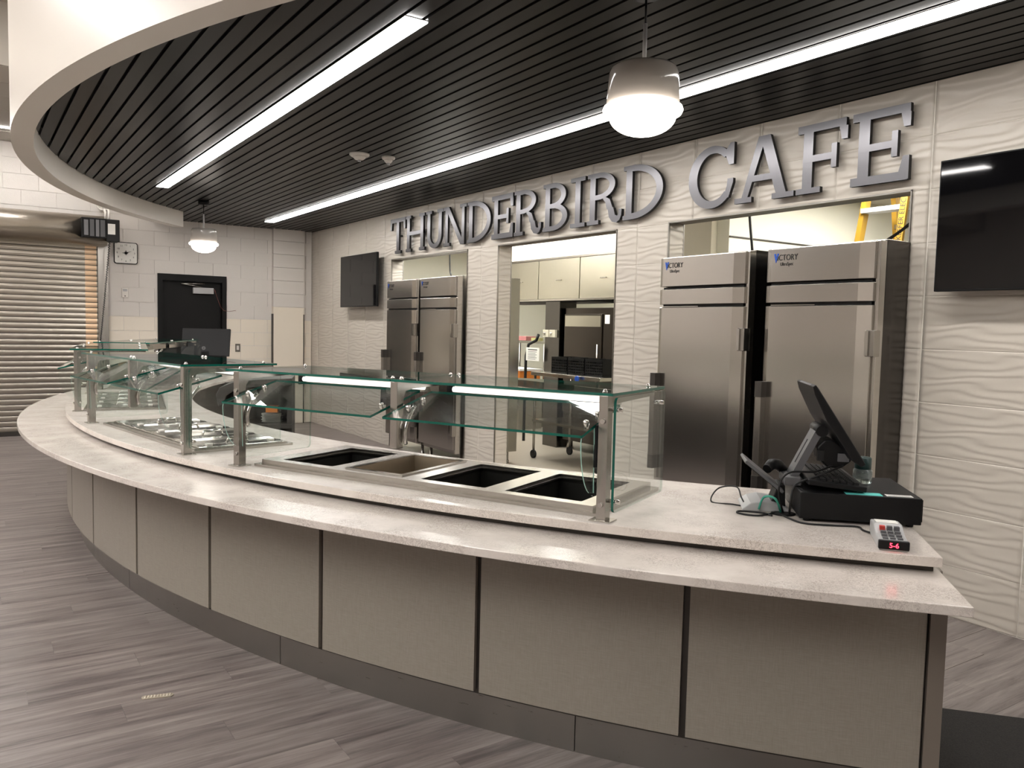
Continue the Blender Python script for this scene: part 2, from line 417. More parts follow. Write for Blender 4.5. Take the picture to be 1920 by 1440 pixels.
def tile_mesh(x0, x1, z0, z1, cut):
    g = 0.0011
    ux = [i / 22 for i in range(23)]; uz = [i / 64 for i in range(65)]
    X = [x0 + u * (x1-x0) for u in ux]; Z = [z0 + w * (z1-z0) for w in uz]
    X[0] += 3*g; X[-1] -= 3*g; Z[0] += g; Z[-1] -= g
    if cut:
        for o in OPEN:
            for e in o:
                if x0 + 0.002 < e < x1 - 0.002: X.append(e)
        if z0 + 0.002 < OPZ < z1 - 0.002: Z.append(OPZ)
        X.append(max(x0, LX)); Z.append(min(z1, 3.2)); 
        X = sorted(q for q in set(X) if q >= LX); Z = sorted(q for q in set(Z) if q >= 0.0)
    mb = MB(); idx = {}
    def vid(i, j):
        if (i, j) not in idx:
            idx[i, j] = len(mb.v)
            mb.v.append((X[i], WY + 0.0085 - wave((X[i]-x0)/(x1-x0), (Z[j]-z0)/(z1-z0)), Z[j]))
        return idx[i, j]
    for i in range(len(X)-1):
        for j in range(len(Z)-1):
            if cut and in_open((X[i]+X[i+1])/2, (Z[j]+Z[j+1])/2): continue
            mb.f.append((vid(i, j), vid(i+1, j), vid(i+1, j+1), vid(i, j+1))); mb.m.append(0); mb.sm.append(True)
    if not mb.f: return None
    # thickness skirt on boundary edges
    cnt_e = {}
    for f in mb.f:
        for k in range(4):
            e = (f[k], f[(k+1) % 4]); key = tuple(sorted(e)); cnt_e[key] = None if key in cnt_e else e
    back = {}
    for e in [e for e in cnt_e.values() if e]:
        q = []
        for a in e:
            if a not in back:
                back[a] = len(mb.v); mb.v.append((mb.v[a][0], WY + 0.0085, mb.v[a][2]))
            q.append(back[a])
        mb.f.append((e[1], e[0], q[0], q[1])); mb.m.append(0); mb.sm.append(False)
    return mb.mesh('tile', TILE)
full = None
JX = -2.594; JZ = 1.812 - 6 * TH
k = -17
while JX + k * TW < 0.6:
    x0 = JX + k * TW; x1 = x0 + TW
    for j in range(10):
        z0 = JZ + j * TH; z1 = z0 + TH
        cut = x0 < LX or z0 < 0 or any((x0 < e < x1) for o in OPEN for e in o) and z0 < OPZ or any(o[0] <= x0 and x1 <= o[1] for o in OPEN) and z0 < OPZ
        if x1 < LX: continue
        if not cut:
            if full is None: full = tile_mesh(0, TW, 0, TH, False)
            t_ = link('tile', full, wb, (x0, 0, z0))
        else:
            me = tile_mesh(x0, x1, z0, z1, True)
            if me: link('tile', me, wb)
    k += 1
# jamb tiles (left jamb of each opening is seen) and edge trims
jm = MB()
nj, kj = 6, 64
for i in range(nj + 1):
    for j in range(kj + 1):
        jm.v.append((wave(0.1 + 0.28 * i / nj, j / kj) - 0.0005, 0.008 + 0.16 * i / nj, TH * j / kj))
for i in range(nj):
    for j in range(kj):
        a = i * (kj+1) + j
        jm.f.append((a, a + kj + 1, a + kj + 2, a + 1)); jm.m.append(0); jm.sm.append(True)
jme = jm.mesh('jamb_tile', TILE)
for o in OPEN:
    for j in range(8):
        link('jamb_tile', jme, wb, (o[0], WY, JZ + TH * j + (0.0 if j else 0.0)))
    MB().box(o[0], o[1], WY, WY+0.17, OPZ-0.004, OPZ).build('head_lining', HEADL, wb)
    for e, sgn in ((o[0], 1), (o[1], -1)):
        MB().box(min(e, e+sgn*0.008), max(e, e+sgn*0.008), WY-0.003, WY+0.012, 0, OPZ).build('edge_trim', ALU, wb)
        MB().box(min(e, e+sgn*0.006), max(e, e+sgn*0.006), WY+0.158, WY+0.172, 0, OPZ).build('edge_trim', ALU, wb)
    MB().box(o[0], o[1], WY-0.003, WY+0.012, OPZ-0.008, OPZ+0.002).build('edge_trim', ALU, wb)

# ---------------- left block wall
wl = struct('wall_left')
SH0, SH1, SHZ = -2.4, 1.54, 2.62       # shutter opening
DR0, DR1, DRZ = 2.31, 3.25, 2.245      # door opening
MB().grid([-9, SH0, SH1, DR0, DR1, WY], [-0.1, DRZ, SHZ, 4.6], lambda a, b: not (SH0 < a < SH1 and b < SHZ or DR0 < a < DR1 and b < DRZ), LX-0.2, LX-0.004, 'x').build('wall_core', BLOCK, wl)
BW, BH = 0.4064, 0.2032
blk = {}
for row in range(19):
    z0 = row * BH; z1 = z0 + BH
    y = -1.2 - (BW/2 if row % 2 else 0)
    while y < WY:
        segs = [(y, y + BW)]
        for a, b, zt in ((SH0, SH1, SHZ), (DR0, DR1, DRZ)):
            if (z0 + z1)/2 < zt:
                segs = [q for s_ in segs for q in ((s_[0], min(s_[1], a)), (max(s_[0], b), s_[1])) if q[1] - q[0] > 0.02]
        for a, b in segs:
            b = min(b, WY)
            if b - a < 0.03: continue
            cream = z1 < 1.75
            key = (round(b - a, 4), cream)
            if key not in blk:
                w = b - a; g = 0.003
                mb = MB(); mb.box(-0.004, 0.004, g, w-g, g, BH-g)
                blk[key] = mb.mesh('block', CREAM if cream else BLOCK)
            o_ = link('block', blk[key], wl, (LX, a, z0))
        y += BW
# pilaster next to the tiled wall
for row in range(15):
    z0 = row * BH; c_ = row < 8.4
    for (ya, yb, dx) in ((3.95, 4.44, 0.085),):
        MB().box(LX-0.005, LX+dx, ya, yb, z0+0.002, z0+BH-0.002).build('pilaster_block', CREAM if c_ else BLOCK, wl)
MB().box(LX, LX+0.088, 3.944, 3.952, 0, 1.72).build('corner_guard', REVEAL, wl)
MB().box(LX+0.083, LX+0.09, 4.428, 4.442, 0, 1.72).build('corner_guard', REVEAL, wl)
MB().box(LX+0.080, LX+0.0885, 3.96, 4.425, 0.1, 1.724).build('wainscot_panel', CREAM, wl)
# far walls of the dining room, out of view
tag(MB().box(6, 6.2, -9, 12, -0.1, 4.6).build('wall_right', FARW), kind='structure')
tag(MB().box(LX-0.2, 6.2, -9.2, -9, -0.1, 4.6).build('wall_front', FARW), kind='structure')

# ---------------- slat ceiling over the counter
ce = struct('ceiling')
MB().prism([(LX, WY), (LX, 2.27), (-11.6, 2.27)] + [polar(7.77, -41.0 + 2.0*i) for i in range(50)] + [(5.95, 4.2), (5.95, WY)], 3.12, 3.14).build('plenum', SLATB, ce)
RS = 7.775
yk = 0.405
while yk < WY:
    y0 = yk + 0.010; y1 = min(yk + 0.1016 - 0.010, WY)
    ym = (y0 + y1) / 2
    def ends(y):
        h = math.sqrt(max(RS*RS - (CY - y)**2, 0)); return CX - h, CX + h
    if CY - y0 < RS:
        (l0, r0), (l1, r1) = ends(y0), ends(y1)
        if ym > 2.26: l0 = l1 = LX + 0.001
        if ym > 2.26: r0 = r1 = 5.9
        mb = MB(); mb.prism([(l0, y0), (r0, y0), (r1, y1), (l1, y1)], ZC, ZC + 0.010)
        mb.build('slat', SLAT, ce)
    yk += 0.1016
# curved soffit ring
so = struct('trim_1')
MB().arc(7.705, 7.845, -42.4, 60, 2.825, ZM, 1.0).build('soffit_ring', SOFFIT, so)
MB().box(LX, -11.55, 2.18, 2.30, ZC, ZM).build('soffit_return', SOFFIT, so)
for f_ in so.children: 
    for p_ in f_.data.polygons: p_.use_smooth = True
    f_.modifiers.new('es', 'EDGE_SPLIT').split_angle = math.radians(30)
# dining room ceiling with lay-in tiles in the strip that shows
cm = struct('ceiling_dining')
n_arc = 40
poly = [(LX-0.1, -9), (6, -9)] + [polar(7.80, 60 - (60+41.5) * i / n_arc) for i in range(n_arc + 1)] + [(LX-0.1, 2.2)]
poly = [q for q in poly if q[1] < 4.5]
MB().prism(poly, ZM, ZM+0.05).build('ceiling_board', ACOU, cm)
ZD = 3.86
MB().prism([(LX, -9), (-8.9, -9)] + [polar(7.86, -19.0 - 23.0*i/14) for i in range(15)] + [(LX, 2.18)], ZD, ZM).build('dropped_ceiling', ACOU, cm)
tl = MB().box(0.008, 0.6016, 0.008, 0.6016, -0.004, 0.002).mesh('acoustic_tile', ACOU)
for i in range(9):
    for j in range(6):
        x = LX + 0.05 + i * 0.6096; y = -2.5 + j * 0.6096
        if x + 0.62 < -8.9 and math.hypot(x + 0.6 - CX, y + 0.6 - CY) > 7.95 and not (-12.1 < x + 0.3 < -11.4):
            link('acoustic_tile', tl, cm, (x, y, ZD - 0.001))

# ---------------- kitchen shell
wk = struct('wall_kitchen')
MB().box(-14, 2, 11, 11.15, 0, 3.2).build('rear_wall', KWHITE, wk)
MB().box(-14.1, -14, WY+0.17, 11, 0, 3.2).build('side_wall', KWHITE, wk)
MB().box(2, 2.1, WY+0.17, 11, 0, 3.2).build('side_wall', KWHITE, wk)
MB().box(-5.55, -5.4, 6.1, 9.6, 0, 3.1).build('partition', KWHITE, wk)
MB().box(-6.02, -5.552, 6.02, 6.5, 0, 3.1).build('pier', CARD, wk)
MB().box(-5.40, -5.385, 6.1, 9.6, 2.50, 2.512).build('rail', REVEAL, wk)
MB().box(-10.9, -7.0, 6.5, 7.4, 2.53, 3.1).build('bulkhead', KWHITE, wk)
ck = tag(MB().box(-14, 2, WY+0.17, 11.1, 3.05, 3.15).build('ceiling_kitchen', ACOU), kind='structure')
for i, (x, y) in enumerate(((-11.4, 6.4), (-9.4, 5.7), (-7.9, 5.6), (-3.9, 6.15), (-4.2, 7.4), (-11.6, 8.2), (-8.2, 8.9), (-2.2, 8.6))):  # panels behind the left refrigerators and before the ladder: unseen, added for brightness
    t = thing('kitchen_troffer', ['unseen added light panel behind the left refrigerators', 'kitchen ceiling light panel behind the middle opening', 'kitchen ceiling light panel near the beige pier', 'unseen added light panel in front of the yellow ladder', 'kitchen ceiling light panel seen beside the yellow ladder', 'kitchen ceiling light panel at the far left rear', 'kitchen ceiling light panel behind the hood', 'kitchen ceiling light panel at the far right rear'][i], 'ceiling light', (x, y, 3.05), 0, 'kitchen ceiling light panels')
    MB().grid([-0.3, -0.27, 0.27, 0.3], [-0.6, -0.57, 0.57, 0.6], lambda a, b: abs(a) > 0.27 or abs(b) > 0.57, -0.012, -0.001).build('frame', WHITE, t)
    MB().box(-0.27, 0.27, -0.57, 0.57, -0.008, -0.002).build('lens', LENSK, t)

# =================================================================== COUNTER
A1 = 41.9
cn = thing('serving_counter', 'curved serving counter base with taupe linen panels and steel kick plate', 'counter', (*polar(7.0, 0), 0))
def rel(o):   # children built in world coordinates under a moved root
    for c in o.children:
        if 'fixed' not in c: c.location = c.location - o.location; c['fixed'] = 1
for i in range(-7, 7):
    a, b = 6.0 * i + 0.09, 6.0 * (i + 1) - 0.09
    a, b = max(a, -A1 + 0.25), min(b, A1 - 0.25)
    MB().arc(7.505, 7.524, a, b, 0.18, 0.805, 1.0).build('front_panel', LAM, cn)
MB().arc(7.47, 7.503, -A1, A1, 0.165, 0.806, 1.0).build('backing_panel', REVEAL, cn)
for s_ in (-1, 1):
    MB().arc(7.475, 7.530, s_ * A1 - 0.18, s_ * A1 + 0.18, 0.165, 0.806, 0.4).build('end_post', ENDP, cn)
    MB().arc(6.66, 7.475, s_ * A1 - 0.12, s_ * A1 + 0.12, 0.0, 0.835, 0.4).build('end_panel', LAM, cn)
MB().arc(6.64, 6.66, -A1, A1, 0.0, 0.845, 1.0).build('rear_panel', REVEAL, cn)
ks = [-A1, -32.9, -21.4, -9.5, 3.2, 9.5, 21.4, 32.9, A1]
for a, b in zip(ks, ks[1:]):
    MB().arc(7.43, 7.45, a + 0.015, b - 0.015, 0.0, 0.17, 1.0).build('kick_plate', STEEL_K, cn)
# sub-frame that lifts the serving worktop above the tray ledge
MB().arc(7.36, 7.49, -A1 + 0.12, A1 - 0.12, ZL, ZT - 0.031, 1.0).build('riser_strip', REVEAL, cn)
rel(cn)
lo = MB().arc(7.37, 7.837, -A1 - 0.05, A1 + 0.05, ZL - 0.03, ZL, 0.6).build('tray_ledge', QUARTZ, bev=0.003)
tag(lo, 'lower curved quartz tray ledge running along the front of the counter', 'worktop')
# serving worktop with cut-outs
MODS = [((-3.903, 1.070), 25.67, 1.885, 'wells'), ((-5.942, 0.672), 9.04, 1.61, 'lids'), ((-8.324, 0.925), -9.04, 1.61, 'lids'), ((-10.472, 1.887), -25.67, 1.885, 'wells')]
up = MB().arc(6.57, 7.53, -A1, A1, ZT - 0.032, ZT, 0.6).build('serving_worktop', QUARTZ)
def wellspec(L, kind):
    if kind == 'wells':
        return (0.06, 1.85, 0.035, 0.665), [(0.18, 0.49), (0.59, 0.89), (0.99, 1.315), (1.41, 1.75)], (0.105, 0.585)
    return (0.12, 1.60, 0.035, 0.60), [(0.20, 0.52), (0.555, 0.875), (0.91, 1.23), (1.265, 1.56)], (0.09, 0.54)
for (L, ang, ln, kind) in MODS:
    fr_, us, vs_ = wellspec(ln, kind)
    cb = MB().box(fr_[0]+0.05, fr_[1]-0.05, fr_[2]+0.03, fr_[3]-0.03, ZT-0.2, ZT+0.2).build('cut', QUARTZ, None, (L[0], L[1], 0), math.radians(ang))
    bo = up.modifiers.new('b', 'BOOLEAN'); bo.object = cb; bo.operation = 'DIFFERENCE'; bo.solver = 'EXACT'
bpy.context.view_layer.update()
dg = bpy.context.evaluated_depsgraph_get()
nm = bpy.data.meshes.new_from_object(up.evaluated_get(dg))
up.modifiers.clear(); up.data = nm
for o in [q for q in bpy.data.objects if q.name.startswith('cut')]: bpy.data.objects.remove(o)
up.modifiers.new('bevel', 'BEVEL').width = 0.002
tag(up, 'upper curved quartz serving worktop carrying the glass guards and the till', 'worktop')

# =================================================================== SNEEZE GUARDS
def glass_box(u0, u1, v0, v1, z0, z1, thin):
    mb = MB(); mb.box(u0, u1, v0, v1, z0, z1, 1)
    pairs = {'z': (0, 1), 'y': (2, 4), 'x': (3, 5)}[thin]
    for i in pairs: mb.m[i] = 0
    return mb
GMAT = [GLASS, GEDGE]
FAINT = glassmat('pale_glass_rim', (0.72, 0.84, 0.80, 1))
def guard(L, ang, ln, label):
    g = thing('sneeze_guard', label, 'sneeze guard', (L[0], L[1], ZT), math.radians(ang), 'glass sneeze guards on the counter')
    mid = ln / 2
    for u in (0, ln):
        p_ = MB().box(u-0.018, u+0.018, -0.022, 0.022, 0.004, 0.452).build('post', STEEL, g, bev=0.002)
        MB().box(u-0.04, u+0.04, -0.035, 0.035, 0, 0.005).build('foot_plate', CHROME, p_)
        for z in (0.06, 0.36):
            MB().lathe([(0.001, -0.03), (0.011, -0.029), (0.012, -0.024), (0.012, -0.02)], 12).mesh
            MB().tube([(u, -0.022, z), (u, -0.03, z)], 0.009, 10).build('bolt', CHROME, p_)
    MB().box(mid-0.018, mid+0.018, -0.022, 0.022, 0.174, 0.452).build('hanging_post', STEEL, g, bev=0.002)
    for u in (0.0, mid, ln):
        s_ = 1 if u < ln * 0.7 else -1
        MB().prism([(0.02, 0.452), (0.02, 0.36), (0.05, 0.41), (0.1, 0.418), (0.46, 0.425), (0.46, 0.452)], u-0.008, u+0.008, 'x').build('arm', STEEL, g)
    for k, (a, b) in enumerate(((-0.045, mid-0.003), (mid+0.003, ln+0.045))):
        t = glass_box(a, b, -0.045, 0.475, 0.453, 0.463, 'z').build('top_glass', GMAT, g)
        for u in ((a + 0.05) if k == 0 else (a + 0.02), (b - 0.05) if k else (b - 0.02)):
            for v_ in (0.0, 0.42):
                MB().lathe([(0.010, 0.463), (0.010, 0.466), (0.006, 0.468), (0.006, 0.472), (0.003, 0.474)], 12, u, v_).build('glass_bolt', CHROME, t)
    for u in (-0.035, ln + 0.035):
        mb = MB(); mb.prism(rrect(0.0, 0.50, 0.03, 0.445, 0.02, 4), u-0.005, u+0.005, 'x', 0, 1)
        for fi in range(2, len(mb.f)):
            if sum(mb.v[i][1] for i in mb.f[fi]) / 4 > 0.012: mb.m[fi] = 2
        e_ = mb.build('end_glass', GMAT + [FAINT], g)
        for v_, z in ((0.02, 0.07), (0.02, 0.40), (0.44, 0.40)):
            MB().tube([(u-0.02, v_, z), (u+0.02, v_, z)], 0.008, 10).build('standoff', CHROME, e_)
    # tilted front panels held by curved brackets
    v0, z0, v1, z1 = -0.13, 0.313, 0.20, 0.398
    d = Vector((0, v1-v0, z1-z0)).normalized(); nrm = Vector((0, -d.z, d.y)) * 0.005
    for a, b in ((0.03, mid-0.032), (mid+0.03, ln-0.03)):
        mb = MB()
        q = [(v0-nrm.y, z0-nrm.z), (v1-nrm.y, z1-nrm.z), (v1+nrm.y, z1+nrm.z), (v0+nrm.y, z0+nrm.z)]
        mb.prism(q, a, b, 'x', 1, 1); mb.m[2] = 0; mb.m[4] = 0
        pn = mb.build('front_glass', GMAT, g)
        for u in (a + 0.04, b - 0.04):
            for t in (0.36, 0.66):
                c = Vector((u, v0, z0)) + d * 0.34 * t
                MB().tube([c - nrm * 3, c + nrm * 1.0, c + nrm * 2.6, c + nrm * 3.2], [0.008, 0.011, 0.011, 0.004], 12).build('clamp_button', CHROME, pn)
    for u, sg in ((0.0, 1), (mid, -1), (mid, 1), (ln, -1)):
        br = MB()
        pts = []
        for i in range(13):
            t = i / 12; a_ = math.radians(-70 + 150 * t)
            pts.append((u + sg * 0.03, 0.10 - 0.10 * math.cos(a_ * 0.6) + 0.05 * t, 0.19 + 0.155 * t))
        br.tube(pts, 0.009, 8)
        br.build('curved_bracket', CHROME, g)
        if u == ln: MB().box(ln - 0.036, ln - 0.022, -0.018, 0.012, 0.19, 0.345).build('grip', BLACK, g, bev=0.003)
    # clear side wings below the front panels
    for u, sg in ((0.0, 1), (ln, -1)):
        q = [(-0.02, 0.335), (-0.125, 0.307)] + [(-0.02 - 0.108 * math.cos(math.radians(t)) , 0.295 - 0.20 * math.sin(math.radians(t))) for t in range(0, 80, 8)] + [(-0.012, 0.098)]
        MB().prism(q, u + sg*0.034 - 0.002, u + sg*0.034 + 0.002, 'x', 0, 2).build('side_wing', [GLASS, GEDGE, mat_wing], g)
    for a, b in ((0.10, mid-0.06), (mid+0.06, ln-0.10)):
        h = MB().prism([(0.30, 0.44), (0.30, 0.425), (0.325, 0.385), (0.38, 0.385), (0.38, 0.44)], a, b, 'x').build('lamp_housing', CHROME, g)
        MB().tube([(a+0.02, 0.296, 0.408), (b-0.02, 0.296, 0.408)], 0.012, 12).build('lamp_tube', TUBE, h)
        MB().box(a-0.012, a, 0.29, 0.385, 0.38, 0.442).build('end_cap', BLACK, h)
    return g
mat_wing = mat('pale_glass_edge', srgb(150, 190, 178), 0.1)
GL = ['nearest glass sneeze guard, over the open steam wells', 'second glass sneeze guard, over the bright lids in the middle of the counter',
      'third glass sneeze guard from the till, at the far turn of the counter', 'farthest glass sneeze guard, in front of the dark door']
for (L, ang, ln, kind), lab in zip(MODS, GL): guard(L, ang, ln, lab)

# =================================================================== DROP-IN WELLS, PAN, LIDS
WL = ['stainless four-well drop-in under the nearest glass guard', 'stainless drop-in with four lids under the second glass guard', 'stainless drop-in with lids under the third glass guard', 'stainless four-well drop-in under the farthest glass guard']
PANL = 'shallow brown-stained steel pan in the second well from the left, nearest guard'
for mi_, ((L, ang, ln, kind), lab) in enumerate(zip(MODS, WL)):
    fr_, us, vs_ = wellspec(ln, kind)
    w = thing('drop_in_wells', lab, 'food well', (L[0], L[1], ZT), math.radians(ang), 'stainless drop-in wells in the worktop')
    fu0, fu1, fv0, fv1 = fr_
    MB().grid([fu0, fu0+0.06, fu1-0.06, fu1], [fv0, fv0+0.04, fv1-0.04, fv1], lambda a, b: not (fu0+0.06 < a < fu1-0.06 and fv0+0.04 < b < fv1-0.04), 0.0, 0.012).build('outer_flange', STEEL_H, w, bev=0.004)
    ul = [fu0+0.03] + [e for q in us for e in q] + [fu1-0.03]
    inw = lambda a, b: any(q[0] < a < q[1] for q in us) and vs_[0] < b < vs_[1]
    top = 0.034 if kind == 'wells' else 0.018
    MB().grid(ul, [fv0+0.02, vs_[0], vs_[1], fv1-0.02], lambda a, b: not inw(a, b), 0.0, top).build('top_frame', STEEL_H, w, bev=0.004)
    for k, (a, b) in enumerate(us):
        c, d = vs_; dz = -0.17
        if kind == 'wells':
            li = MB()
            li.add([(a,c,dz),(b,c,dz),(b,d,dz),(a,d,dz),(a,c,top-0.004),(b,c,top-0.004),(b,d,top-0.004),(a,d,top-0.004)], [(0,1,2,3),(0,1,5,4),(1,2,6,5),(2,3,7,6),(3,0,4,7)])
            ob = li.build('well_liner', DARKW, w)
            MB().grid([a+0.001, a+0.014, b-0.014, b-0.001], [c+0.001, c+0.012, d-0.012, d-0.001], lambda x, y: not (a+0.014 < x < b-0.014 and c+0.012 < y < d-0.012), top-0.018, top-0.012).build('ledge', STEEL, ob)
            MB().tube([((a+b)/2, d-0.001, -0.05), ((a+b)/2, d-0.02, -0.05)], 0.008, 8).build('valve', CHROME, ob)
        if kind == 'wells' and k == 1 and mi_ == 0:
            pan = thing('steam_pan', PANL, 'pan', (L[0], L[1], ZT), math.radians(ang))
            rim = MB(); rim.grid([a-0.012, a+0.012, b-0.012, b+0.012], [c-0.012, c+0.012, d-0.012, d+0.012], lambda x, y: not (a+0.012 < x < b-0.012 and c+0.012 < y < d-0.012), top+0.0005, top+0.006)
            rim.build('rim', CHROME, pan, bev=0.002)
            pa, pb, pc, pd = a+0.013, b-0.013, c+0.013, d-0.013; pz = -0.065
            li = MB(); li.add([(pa+0.02,pc+0.02,pz),(pb-0.02,pc+0.02,pz),(pb-0.02,pd-0.02,pz),(pa+0.02,pd-0.02,pz),(pa,pc,top+0.004),(pb,pc,top+0.004),(pb,pd,top+0.004),(pa,pd,top+0.004)], [(0,1,2,3),(0,1,5,4),(1,2,6,5),(2,3,7,6),(3,0,4,7)])
            li.build('basin', PANIN, pan)
            MB().tube([((a+b)/2, pd-0.012, -0.005), ((a+b)/2, pd-0.03, -0.01), ((a+b)/2, pd-0.035, -0.04)], 0.009, 8).build('fill_spout', CHROME, pan)
        if kind == 'lids':
            which = 'second guard' if mi_ == 1 else 'third guard'
            pos_ = ['leftmost', 'second from left', 'third from left', 'rightmost'][k]
            ld = thing('pan_lid', f'shiny stainless pan lid under the {which}, {pos_} of four', 'lid', (L[0], L[1], ZT), math.radians(ang), 'stainless pan lids')
            m_ = MB(); nu, nv = 10, 3
            m_.prism([(a-0.012, top+0.0005), (b+0.012, top+0.0005), (b+0.012, top+0.006), (b-0.02, top+0.012), ((a+b)/2+0.06, top+0.008), ((a+b)/2, top+0.014), ((a+b)/2-0.06, top+0.008), (a+0.02, top+0.012), (a-0.012, top+0.006)], c-0.012, d+0.012, 'y')
            m_.build('cover', LIDST, ld, bev=0.003)
            MB().tube([(b-0.05, (c+d)/2-0.06, top+0.012), (b-0.05, (c+d)/2-0.05, top+0.036), (b-0.05, (c+d)/2+0.05, top+0.036), (b-0.05, (c+d)/2+0.06, top+0.012)], 0.008, 8).build('handle', CHROME, ld)
            for v_ in (c + 0.05, d - 0.05):
                MB().box(b-0.03, b+0.008, v_-0.015, v_+0.015, top+0.008, top+0.02).build('hinge_clip', WHITE, ld, bev=0.002)

# =================================================================== REFRIGERATORS
def fridge(x0, w, yf, label, hs=1.0, badge=True, side=None):
    f = thing('refrigerator', label, 'refrigerator', (x0, yf, 0), 0, 'stainless reach-in refrigerators in the wall openings')
    H = 2.13 * hs
    def front(za, zb, name, ch=0.045, chr_=0.10, proud=0.0):
        q = [(0.0, 0.078), (0.0, 0.022), (ch, 0.0), (w-chr_, 0.0), (w-0.012, 0.014), (w-0.012, 0.078)]
        return MB().prism(q, za, zb, 'z').build(name, STEEL_D, f, bev=0.003)
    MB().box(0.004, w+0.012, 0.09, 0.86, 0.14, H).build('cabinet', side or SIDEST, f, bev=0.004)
    MB().box(w-0.012, w+0.012, 0.03, 0.09, 0.16, H-0.01).build('hinge_rail', STEEL_D, f, bev=0.003)
    for a in (0.07, w-0.07):
        for b in (0.16, 0.78):
            MB().lathe([(0.025, 0.0), (0.025, 0.03), (0.018, 0.035), (0.018, 0.142)], 12, a, b).build('leg', STEEL, f)
    hd = front(1.905*hs, 2.115*hs, 'top_grille')
    front(1.775*hs, 1.885*hs, 'header_strip')
    MB().box(0.03, w-0.03, 0.03, 0.085, 1.75*hs, 1.9*hs).build('shadow_gap', BLACKM, f)
    dr = front(0.2, 1.755*hs, 'door')
    MB().box(0.06, w*0.5, -0.003, 0.0, 1.757*hs, 1.762*hs).build('catch', CHROME, f)
    hnd = MB().prism([(0.0, 0.0), (-0.0, -0.05), (0.016, -0.062), (0.05, -0.05), (0.05, 0.0)], 0.60, 1.24, 'z').build('handle', STEEL, dr, bev=0.003)
    for za in (0.56, 1.17):
        MB().prism([(0.0, -0.052), (0.016, -0.064), (0.052, -0.051), (0.052, 0.0), (0.0, 0.0)], za, za + 0.10, 'z').build('handle_end', GREYST, hnd)
    for za in (1.46, 0.36):
        hg = MB().box(w-0.02, w+0.035, -0.03, 0.03, za, za+0.15).build('hinge', STEEL, dr, bev=0.004)
        MB().box(w-0.018, w+0.004, -0.04, -0.029, za+0.005, za+0.145).build('hinge_cover', CHROME, hg)
    if badge:
        zc = 2.055*hs
        tri = MB().prism([(0.068, zc+0.028), (0.083, zc-0.03), (0.104, zc+0.028), (0.092, zc+0.028), (0.084, zc-0.005), (0.079, zc+0.028)], -0.003, -0.001, 'y').build('badge_letter', BLUE, hd)
        M1 = frame_to((0.82, 0, 0), (0, 0, 1), (0, -1, 0), (0.168, -0.002, zc))
        textmesh(None, 'ICTORY', 0.052, DKTEXT, hd, 'badge_lettering', M1)
        M2 = frame_to((0.82, 0, 0), (0, 0, 1), (0, -1, 0), (0.165, -0.002, zc - 0.04))
        textmesh(None, 'UltraSpec', 0.03, DKTEXT, hd, 'badge_lettering', M2)
    return f
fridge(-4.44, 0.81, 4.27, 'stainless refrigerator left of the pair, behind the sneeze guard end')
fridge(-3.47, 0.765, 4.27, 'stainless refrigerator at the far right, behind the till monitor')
fridge(-9.60, 0.84, 4.47, 'dark stainless refrigerator, left one under the letters TH', 1.01, side=STEEL)
fridge(-8.68, 0.86, 4.47, 'dark stainless refrigerator, right one under the letters UN', 1.01, side=STEEL)

# =================================================================== TELEVISIONS
def tv(x0, yf, zb, w, h, label, tilt=0.0):
    t = thing('television', label, 'television', (x0, yf, zb), 0, 'wall televisions')
    MB().box(0, w, 0, 0.035, 0, h).build('casing', BLACK, t, bev=0.004)
    MB().box(0.008, w-0.008, -0.0012, 0.0, 0.012, h-0.008).build('screen', BLACKG, t)
    MB().box(w*0.2, w*0.8, 0.035, 0.06, h*0.15, h*0.6).build('rear_housing', BLACK, t, bev=0.006)
    a = MB().box(w/2-0.12, w/2+0.12, 0.06, 0.075, h*0.3, h*0.7).build('wall_bracket', BLACKM, t)
    MB().box(w/2-0.03, w/2+0.03, 0.075, WY-yf-0.006, h*0.44, h*0.56).build('bracket_arm', BLACKM, a)
    MB().box(w/2-0.15, w/2+0.15, WY-yf-0.014, WY-yf-0.002, h*0.3, h*0.7).build('wall_plate', BLACKM, a)
    return t
tv(-11.10, 4.46, 1.825, 1.23, 0.71, 'small-looking black television at far left of the tiled wall')
tv(-2.474, 4.47, 1.831, 1.23, 0.715, 'large black television cut by the right picture edge')

